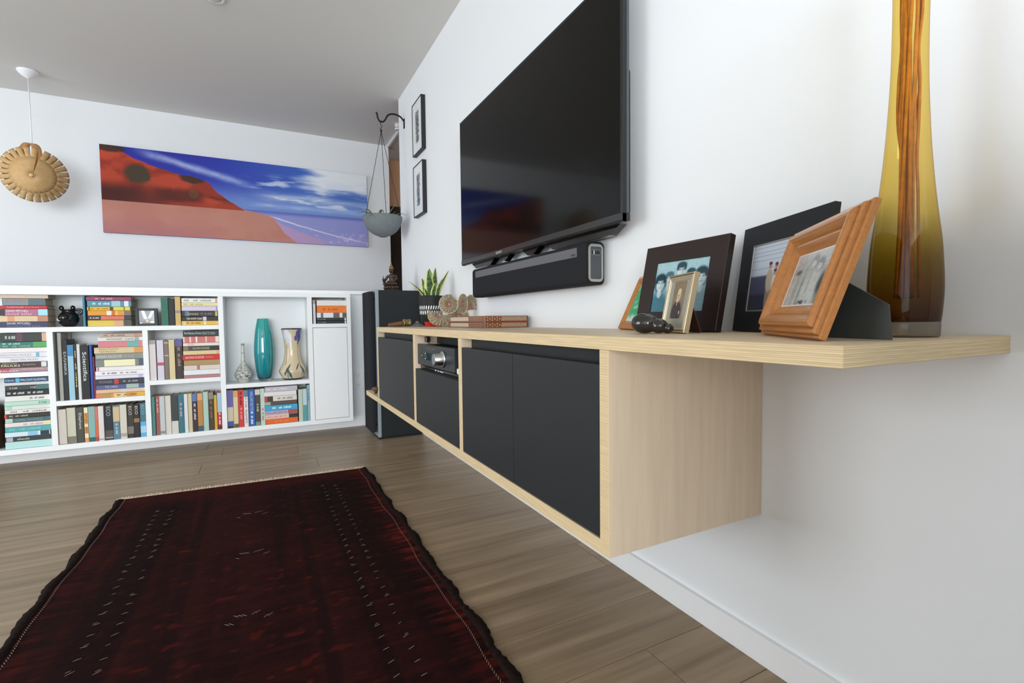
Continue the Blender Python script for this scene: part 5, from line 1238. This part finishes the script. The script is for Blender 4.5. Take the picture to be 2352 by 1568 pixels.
M_wenge = mat('wenge_wood', '#2b1f1c', .42, .4, var=(4, .18, (2, 40, 40)))
q = (-.1461, .6946, math.radians(-90.49), .2641, .2218, math.radians(12.06), .0181)
f = frame_root('dark_photo_frame', 'flat dark brown frame with a blue toned family photograph, against the wall', q)
sweep_frame(.2641, .2218, [(0, -.0181), (0, -.001), (.001, 0), (.046, 0), (.0465, -.0006), (.0465, -.004)], 'moulding', M_wenge, f)
photo(f, .0462, .2182, .0450, .1768, .0035, family)
bm = BM(); bx(bm, .003, .261, .0045, .0178, .003, .219); obj('back_board', bm, M_dark, f, local=True)
a = wpt(f, .11, .0185, .14); b2 = wpt(f, .15, .0185, .14); c2 = Vector((a.x+.075, b2.y, H+.0008)); d2 = Vector((a.x+.075, a.y, H+.0008))
strut(f, [a, b2, c2, d2], .003, M_dark)

q = (-.2091, .5370, math.radians(-111.14), .1236, .1305, math.radians(10.99), .0114)
f = frame_root('silver_photo_frame', 'small champagne silver frame with an old brown portrait, in front of the family photograph', q)
M_champ = mat('champagne_silver', '#cdbf9f', .32, .5, metal=.55)
sweep_frame(.1236, .1305, [(0, -.0114), (0, -.001), (.0015, 0), (.0035, .0006), (.004, -.0012), (.0055, -.0012), (.006, .0006), (.0095, .0003), (.010, -.0012), (.0115, -.0015), (.012, -.0005), (.0145, -.0018), (.015, -.004)], 'moulding', M_champ, f)
bm = BM()
for k in range(46):
    for (x, z) in (((k+.5)*.1236/46, .1305-.0047), ((k+.5)*.1236/46, .0047)):
        ellipsoid(bm, (x, .0004, z), (.0010, .0010, .0008), 6, 4)
for k in range(48):
    for (x, z) in ((.0047, (k+.5)*.1305/48), (.1236-.0047, (k+.5)*.1305/48)):
        ellipsoid(bm, (x, .0004, z), (.0008, .0010, .0010), 6, 4)
tag(obj('beading', bm, mat('tarnished_silver', '#6e6049', .4, .5, metal=.5), f, local=True), kind='stuff')
bm = BM(); bx(bm, .0148, .1088, .0030, .0036, .0148, .1157); obj('mount_card', bm, mat('grey_green_card', '#a3a294', .6), f, local=True)
photo(f, .034, .0905, .031, .114, .0027, elder, (70, 100))
bm = BM(); bx(bm, .002, .1216, .0040, .0110, .002, .1285); obj('back_board', bm, mat('brown_velvet', '#4a2a1f', .8), f, local=True)
a = wpt(f, .045, .0118, .09); b2 = wpt(f, .085, .0118, .09); v = WM[f.name].to_3x3() @ Vector((0, 1, 0)); v.z = 0; v.normalize()
c2 = Vector((b2.x, b2.y, 0))+v*.030; d2 = Vector((a.x, a.y, 0))+v*.030
strut(f, [a, b2, (c2.x, c2.y, H+.0008), (d2.x, d2.y, H+.0008)], .0025, mat('brown_velvet', '#4a2a1f', .8))

q = (-.043, .4712, math.radians(-112.2), .2837, .2383, math.radians(7.2), .013)
f = frame_root('black_photo_frame', 'flat black frame with a colour photograph of people in a yard, behind the pine frame', q)
sweep_frame(.2837, .2383, [(0, -.013), (0, -.0008), (.0008, 0), (.044, 0), (.0445, -.0006), (.0445, -.003)], 'moulding', mat('black_satin', '#1d1e20', .4, .4), f)
sweep_frame(.1952, .1498, [(0, .0), (.0005, .0006), (.003, .0006), (.0035, -.001)], 'inner_edge', mat('pewter_edge', '#9b9c98', .35, .5, metal=.5), f).location = (.04425, .0010, .04425)
photo(f, .0465, .2372, .0465, .1918, .0026, yard)
bm = BM(); bx(bm, .002, .2817, .0034, .0125, .002, .2363); obj('back_board', bm, M_dark, f, local=True)

q = (-.087, .836, math.radians(-109.2), .145, .169, math.radians(24.4), .012)
f = frame_root('green_photo_frame', 'small orange wood frame with a green picture, half hidden behind the dark family frame', q)
sweep_frame(.145, .1671, [(0, -.012), (0, -.002), (.003, 0), (.010, .002), (.018, .0), (.024, -.003), (.026, -.006)], 'moulding', M_pine, f)
photo(f, .0255, .1195, .0255, .1416, .0058, emerald, (40, 40))
bm = BM(); bx(bm, .002, .143, .0065, .0118, .002, .165); obj('back_board', bm, M_dark, f, local=True)
a = wpt(f, .055, .0125, .11); b2 = wpt(f, .09, .0125, .11)
strut(f, [a, b2, (a.x+.06, b2.y, H+.0008), (a.x+.06, a.y, H+.0008)], .0025, M_dark)

# polished stone carving
pc = thing('stone_carving', 'small polished black stone carving of rounded lobes beside the silver frame', 'carving', (-.29, .50, HT))
bm = BM()
ellipsoid(bm, (-.295, .492, H+.0222), (.024, .030, .0220), 24, 16, Matrix.Rotation(math.radians(25), 3, 'Z')); ellipsoid(bm, (-.279, .466, H+.0165), (.0175, .0200, .0162), 20, 12); ellipsoid(bm, (-.268, .452, H+.0110), (.0125, .0140, .0108), 18, 12)
obj('body', remeshed(bm, .0016, 3), mat('polished_stone', '#1f1a17', .10, .6, coat=.5, var=(60, .35)), pc)

# amber glass vase with dried stems
VX, VY = -.135, .083
av = thing('amber_vase', 'tall amber glass vase of dried stems at the near end of the worktop', 'vase', (VX, VY, HT))
outer = smooth_prof([(.0452, H+.0235), (.0468, H+.040), (.0482, H+.075), (.0466, H+.115), (.0440, H+.150), (.0396, H+.185), (.0345, H+.230), (.0296, H+.285), (.0262, H+.340), (.0238, H+.395), (.0229, H+.45), (.0229, H+.52), (.0250, H+.60), (.0285, H+.655)], 6)
def thin_glass(name, stops, z0, z1, edge, reflect=.5):
    """thin-walled coloured glass: light passes tinted (deeper where the wall is seen along its length) and the surface mirrors"""
    m = bpy.data.materials.new(name); m.use_nodes = True; nt = m.node_tree; L = nt.links.new
    nt.nodes.remove(nt.nodes['Principled BSDF']); out = nt.nodes['Material Output']
    tc = nt.nodes.new('ShaderNodeTexCoord'); sp = nt.nodes.new('ShaderNodeSeparateXYZ'); L(tc.outputs['Object'], sp.inputs[0])
    mr = nt.nodes.new('ShaderNodeMapRange'); mr.inputs['From Min'].default_value = z0; mr.inputs['From Max'].default_value = z1; L(sp.outputs[2], mr.inputs['Value'])
    nz = nt.nodes.new('ShaderNodeTexNoise'); nz.inputs['Scale'].default_value = 18; mp = nt.nodes.new('ShaderNodeMapping'); mp.inputs['Scale'].default_value = (1, 1, .12); L(tc.outputs['Object'], mp.inputs[0]); L(mp.outputs[0], nz.inputs['Vector'])
    ad = nt.nodes.new('ShaderNodeMath'); ad.operation = 'MULTIPLY_ADD'; ad.inputs[1].default_value = .16; L(nz.outputs['Fac'], ad.inputs[0]); L(mr.outputs['Result'], ad.inputs[2])
    sb_ = nt.nodes.new('ShaderNodeMath'); sb_.operation = 'SUBTRACT'; sb_.inputs[1].default_value = .08; L(ad.outputs[0], sb_.inputs[0])
    rp = nt.nodes.new('ShaderNodeValToRGB'); L(sb_.outputs[0], rp.inputs[0]); e = rp.color_ramp.elements
    e[0].position = stops[0][0]; e[0].color = (*lin(stops[0][1]), 1); e[1].position = stops[-1][0]; e[1].color = (*lin(stops[-1][1]), 1)
    for p, c in stops[1:-1]:
        x = e.new(p); x.color = (*lin(c), 1)
    lw = nt.nodes.new('ShaderNodeLayerWeight'); lw.inputs['Blend'].default_value = .5
    pw = nt.nodes.new('ShaderNodeMath'); pw.operation = 'POWER'; pw.inputs[1].default_value = 5.0; L(lw.outputs['Facing'], pw.inputs[0])
    mx = nt.nodes.new('ShaderNodeMixRGB'); mx.blend_type = 'MULTIPLY'; mx.inputs[2].default_value = (*lin(edge), 1); L(pw.outputs[0], mx.inputs[0]); L(rp.outputs[0], mx.inputs[1])
    tr = nt.nodes.new('ShaderNodeBsdfTransparent'); L(mx.outputs[0], tr.inputs[0])
    gl = nt.nodes.new('ShaderNodeBsdfGlossy'); gl.inputs['Roughness'].default_value = .03
    bp = nt.nodes.new('ShaderNodeBump'); bp.inputs['Strength'].default_value = .25; bp.inputs['Distance'].default_value = .003; L(nz.outputs['Fac'], bp.inputs['Height']); L(bp.outputs['Normal'], gl.inputs['Normal'])
    p5 = nt.nodes.new('ShaderNodeMath'); p5.operation = 'POWER'; p5.inputs[1].default_value = 5.0; L(lw.outputs['Facing'], p5.inputs[0])
    fr = nt.nodes.new('ShaderNodeMath'); fr.operation = 'MULTIPLY_ADD'; fr.inputs[1].default_value = .55; fr.inputs[2].default_value = .035; L(p5.outputs[0], fr.inputs[0])
    ms = nt.nodes.new('ShaderNodeMixShader'); L(fr.outputs[0], ms.inputs[0]); L(tr.outputs[0], ms.inputs[1]); L(gl.outputs[0], ms.inputs[2]); L(ms.outputs[0], out.inputs[0])
    MATS[name] = m
    return m
M_amber = thin_glass('amber_glass', [(0, '#8f6744'), (.10, '#ad8d54'), (.33, '#c9b465'), (.54, '#ecda90'), (.72, '#f6e39e'), (1, '#f8e6a4')], H+.02, H+.32, '#c9a55c')
bm = BM(); lathe(bm, outer, VX, VY, 0, 72, cap=False)
obj('body', bm, M_amber, av)
bm = BM(); lathe(bm, [(.0005, H+.030), (.036, H+.027), (.0445, H+.0245)], VX, VY, 0, 64, cap=False)
obj('inner_base', bm, mat('amber_base', '#6b3f17', .2, .5), av, label='thick brown bottom of the amber glass')
bm = BM(); lathe(bm, smooth_prof([(.040, H), (.0438, H+.001), (.0446, H+.004), (.0450, H+.0228), (.040, H+.0232)], 4), VX, VY, 0, 64)
obj('clear_foot', bm, thin_glass('clear_amber_foot', [(0, '#d9d4cc'), (1, '#d9d4cc')], 0, 1, '#8d8478'), av)
M_stem = mat('dried_stem', '#c48a3a', .5, .3, var=(80, .25))
rnd = random.Random(5)
for k in range(13):
    a = 2*PI*k/13+rnd.uniform(-.2, .2); r0 = rnd.uniform(.006, .019); tw = rnd.uniform(-2.2, 2.2)
    pts = []
    for j in range(12):
        s = j/11; z = H+.060+s*.60
        R = np.interp(z, [H+.06, H+.2, H+.35, H+.45, H+.72], [r0*1.15, r0*.9, .0105+rnd.uniform(-.003, .003), .0115+rnd.uniform(-.003, .003), .014])
        pts.append((VX+R*math.cos(a+tw*s), VY+R*math.sin(a+tw*s), z))
    bm = BM(); tube(bm, spline(pts, 4), rnd.uniform(.0016, .0026), 7); obj('stem', bm, M_stem, av)

# ------------------------------------------------------------------ pendant lamp over the stair
pn = thing('pendant_lamp', 'bent plywood pendant lamp with a slotted rim hanging on a white cord', 'pendant lamp', (-2.413, 4.295, ZC))
bm = BM(); lathe(bm, smooth_prof([(.058, ZC-.0006), (.056, ZC-.012), (.036, ZC-.034), (.012, ZC-.048), (.006, ZC-.052)], 4), -2.413, 4.295, 0, 28)
obj('ceiling_rose', bm, M_white, pn)
bm = BM(); tube(bm, [(-2.413, 4.295, ZC-.05), (-2.413, 4.300, 1.95)], .0035, 8); obj('cord', bm, M_white, pn)
SC = Vector((-2.405, 4.28, 1.865)); nrm = Vector((.20, -.95, -.26)).normalized(); upv = (Vector((0, 0, 1))-nrm*nrm.z).normalized(); rgt = upv.cross(nrm) * -1
if rgt.x < 0: rgt = -rgt
M_bent = mat('bent_plywood', '#c4a06e', .5, .35, var=(6, .08, (8, 8, 8)))
def shade(name, R, a0, a1, n, dome, back, off, gap=.17, rim=.66, lift=0):
    bm = BM(); cols = []
    sub = 5
    def P(r, a, s):
        t_ = r/R; d = dome*(1-t_**1.6) - (back*((t_-rim)/(1-rim))**1.4 if t_ > rim else 0) - .055*abs(t_*math.cos(a))**1.7
        rr = R*t_
        return SC + rgt*(rr*math.cos(a)) + upv*(rr*math.sin(a)) + nrm*(d+off+lift*s)
    for i in range(n):
        A0 = a0+(a1-a0)*i/n; A1 = a0+(a1-a0)*(i+1)/n; s = i/n
        for j in range(sub):
            b0 = A0+(A1-A0)*j/sub; b1 = A0+(A1-A0)*(j+1)/sub
            rs = [0.05, .3, .5, rim]
            for k in range(3):
                bm.faces.new([bm.verts.new(P(R*rs[k], b0, s+j/sub/n)), bm.verts.new(P(R*rs[k+1], b0, s+j/sub/n)), bm.verts.new(P(R*rs[k+1], b1, s+(j+1)/sub/n)), bm.verts.new(P(R*rs[k], b1, s+(j+1)/sub/n))])
        g = (A1-A0)*gap/2
        rs = [rim, rim+.08, rim+.16, .94, 1.0]
        for j in range(2):
            for k in range(4):
                def ang(fr, kk): 
                    gg = g*min(1, kk/1.5)
                    return A0+gg+(A1-A0-2*gg)*fr
                bm.faces.new([bm.verts.new(P(R*rs[k], ang(j/2, k), s)), bm.verts.new(P(R*rs[k+1], ang(j/2, k+1), s)), bm.verts.new(P(R*rs[k+1], ang((j+1)/2, k+1), s)), bm.verts.new(P(R*rs[k], ang((j+1)/2, k), s))])
    bmesh.ops.remove_doubles(bm, verts=bm.verts, dist=.0004)
    bmesh.ops.recalc_face_normals(bm, faces=bm.faces)
    for f_ in bm.faces: f_.smooth = True
    o = obj(name, bm, M_bent, pn); sm = o.modifiers.new('thick', 'SOLIDIFY'); sm.thickness = .0022
    return o
shade('front_shade', .182, math.radians(78), math.radians(78+352), 26, .055, .018, .030, lift=.035)
shade('rear_shade', .170, math.radians(100), math.radians(100+330), 24, -.05, -.06, -.085)
bm = BM(); W2 = .028
pts = spline([SC+upv*.02+rgt*.012+nrm*.085, SC+upv*.10+rgt*.03+nrm*.06, SC+upv*.19+rgt*.02+nrm*.0, SC+upv*.205-rgt*.02-nrm*.05, SC+upv*.15-rgt*.05-nrm*.085, SC+upv*.05-rgt*.03-nrm*.10], 6)
prev = None
for p in pts:
    sd = (rgt*.85+nrm*.5).normalized(); c_ = (bm.verts.new(p-sd*W2), bm.verts.new(p+sd*W2))
    if prev: bm.faces.new((prev[0], prev[1], c_[1], c_[0])).smooth = True
    prev = c_
o = obj('loop_strap', bm, mat('bent_plywood_dark', '#a87b4e', .5, .35), pn); sm = o.modifiers.new('thick', 'SOLIDIFY'); sm.thickness = .0022
bm = BM(); ellipsoid(bm, SC+nrm*.112-rgt*.004, (.013, .013, .013), 16, 10); obj('centre_knob', bm, mat('pale_wood', '#d9b88a', .4), pn)

# ------------------------------------------------------------------ rug
rg = thing('rug', 'dark red patterned wool rug with pale stitching on the wooden floor', 'rug', (-1.09, 1.4, 0))
RX0, RX1, RY0 = -1.622, -.560, .30
def ry1(x): return 2.478-.05*(x-RX0)/(RX1-RX0)
def wob(y): return .0035*np.sin(y*9.0)+.0022*np.sin(y*23+1)
def rug_col(u, v):
    x = RX0+u*(RX1-RX0); y = RY0+v*2.17
    n1 = vnoise(x*9+20, y*16, 21, 4); n2 = vnoise(x*40+9, y*150, 22, 3); n3 = vnoise(x*4+5, y*70, 23, 3); n4 = vnoise(x*26+40, y*44+9, 24, 2)
    c = np.tile(hx('#260d0b'), (len(u), 1))
    c = mixc(c, '#1b0a0a', sstep(.40, .70, n1)*.6); c = mixc(c, '#31110d', sstep(.45, .75, n3)*.7)
    # long stripes of slightly different dye, running with the length of the rug
    st = vnoise(x*11+3, y*.35+8, 25, 3); c = mixc(c, '#170a0b', sstep(.50, .62, st)*.55); c = mixc(c, '#301310', sstep(.46, .34, st)*.5)
    for xs in (.18, .30, .46): c = mixc(c, '#140809', sstep(.022, .012, np.abs(np.abs(x+1.09)-xs))*.45)
    # small rows of lozenges in the field
    lz = np.abs(((x*15) % 1)-.5)+np.abs(((y*9) % 1)-.5); c = mixc(c, '#3d1510', sstep(.22, .14, lz)*sstep(.42, .40, np.abs(x+1.09))*sstep(.45, .6, n1)*.5)
    # warmer strips along the sides and red flecks
    ed = sstep(.40, .50, np.abs(x+1.09)); c = mixc(c, '#471410', ed*sstep(.35, .6, n3)*.75*np.where(x > -1.09, 1, .5))
    c = mixc(c, '#601a14', ed*sstep(.60, .72, n4)*sstep(.4, .6, n3)*np.where(x > -1.09, .9, .25)); c = mixc(c, '#531712', sstep(.74, .82, n4)*sstep(.34, .2, np.abs(x+1.09))*.7)
    c = mixc(c, '#46120f', sstep(2.25, 2.42, y)*.55)
    return c*(.82+.36*n2)[:, None]
M_rug = attr_mat('rug_wool', .95, .08, bump=(420, .9), sheen=.0)
painted('pile', lambda u, v: np.stack([RX0+u*(RX1-RX0)+(u-.5)*2*wob(RY0+v*2.17)*np.abs(u-.5)*2, RY0+v*(ry1(RX0+u*(RX1-RX0))-RY0), .0112+.0006*np.sin(u*60)*np.sin(v*150)], 1), 200, 420, rug_col, M_rug, rg)
bm = BM(); bx(bm, RX0+.002, RX1-.002, RY0, 2.42, .0006, .0100); obj('backing', bm, mat('rug_backing', '#2a1411', .95, .1), rg)
M_selv = mat('goat_hair', '#1f1513', .95, .08, bump=(300, 1.0), var=(70, .5))
for sgn, xb in ((-1, RX0), (1, RX1)):
    bm = BM(); rows = []
    rn = random.Random(3+sgn)
    for k in range(170):
        y = RY0+k*(ry1(xb)-RY0)/169; wv = float(wob(y)); wdt = .024+.005*math.sin(y*31)+rn.uniform(-.003, .003)
        x0 = xb+sgn*(wv-.003); x1 = xb+sgn*(wv+wdt)
        rows.append([bm.verts.new((x0, y, .0008)), bm.verts.new((x0, y, .0125)), bm.verts.new(((x0+x1)/2, y, .0155+rn.uniform(-.001, .001))), bm.verts.new((x1, y, .009)), bm.verts.new((x1+sgn*.003, y, .0008))])
    for A, B in zip(rows, rows[1:]):
        for i in range(4):
            f_ = bm.faces.new((A[i], A[i+1], B[i+1], B[i])); f_.smooth = True
    bmesh.ops.recalc_face_normals(bm, faces=bm.faces)
    obj('side_cord', bm, M_selv, rg)
M_thread = mat('pale_thread', '#75665d', .9, .1)
def dash(bm, x, y, dx, dy, wd=.0016, z=.0126):
    d = Vector((dx, dy, 0)); n = Vector((-dy, dx, 0)).normalized()*wd
    vs = [bm.verts.new(Vector((x, y, z))+p) for p in (-d-n, d-n, d+n, -d+n)]; t_ = bm.verts.new((x, y, z+.0012))
    for i in range(4): bm.faces.new((vs[i], vs[(i+1) % 4], t_))
for sgn, xb in ((-1, RX0+.012), (1, RX1-.022)):
    bm = BM(); y = RY0
    while y < ry1(xb)-.01:
        dash(bm, xb+sgn*float(wob(y)), y, .0022*sgn, .0045, .0011); y += .0105
    tag(obj('edge_stitching', bm, M_thread, rg), kind='stuff')
rn = random.Random(9)
bm = BM()
for xc in (-1.425, -.757):
    y = .45; k = 0
    while y < 2.24:
        if rn.random() > .12: dash(bm, xc+(.028 if k % 2 else -.028), y, .008, .003+rn.uniform(-.003, .003), .0010)
        if rn.random() > .5: dash(bm, xc+(.028 if k % 2 else -.028)+rn.uniform(-.006, .006), y+.008, .005, .003, .0008)
        y += .026; k += 1
for yc in (.80, 1.19, 1.60, 2.0):
    for sx in (-1, 1):
        for i in range(5):
            if rn.random() > .15: dash(bm, -1.088+sx*(.012+.010*i), yc+.012*(i % 3)-.01*i, .006, .006*sx, .0011)
tag(obj('pattern_stitching', bm, M_thread, rg), kind='stuff')
bm = BM()
for k in range(420):
    x = RX0-.02+k*(RX1-RX0+.03)/419; y0 = ry1(x)-.004; L_ = rn.uniform(.028, .055)
    dx = rn.uniform(-.006, .006); wd = .0016
    vs = [bm.verts.new(p) for p in ((x-wd, y0, .0122), (x+wd, y0, .0122), (x+dx+wd, y0+L_*.6, .0125+rn.uniform(0, .004)), (x+dx-wd, y0+L_*.6, .0125+rn.uniform(0, .004)), )]
    bm.faces.new(vs)
tag(obj('fringe', bm, mat('cream_fringe', '#d9c4aa', .9, .1), rg), kind='stuff')
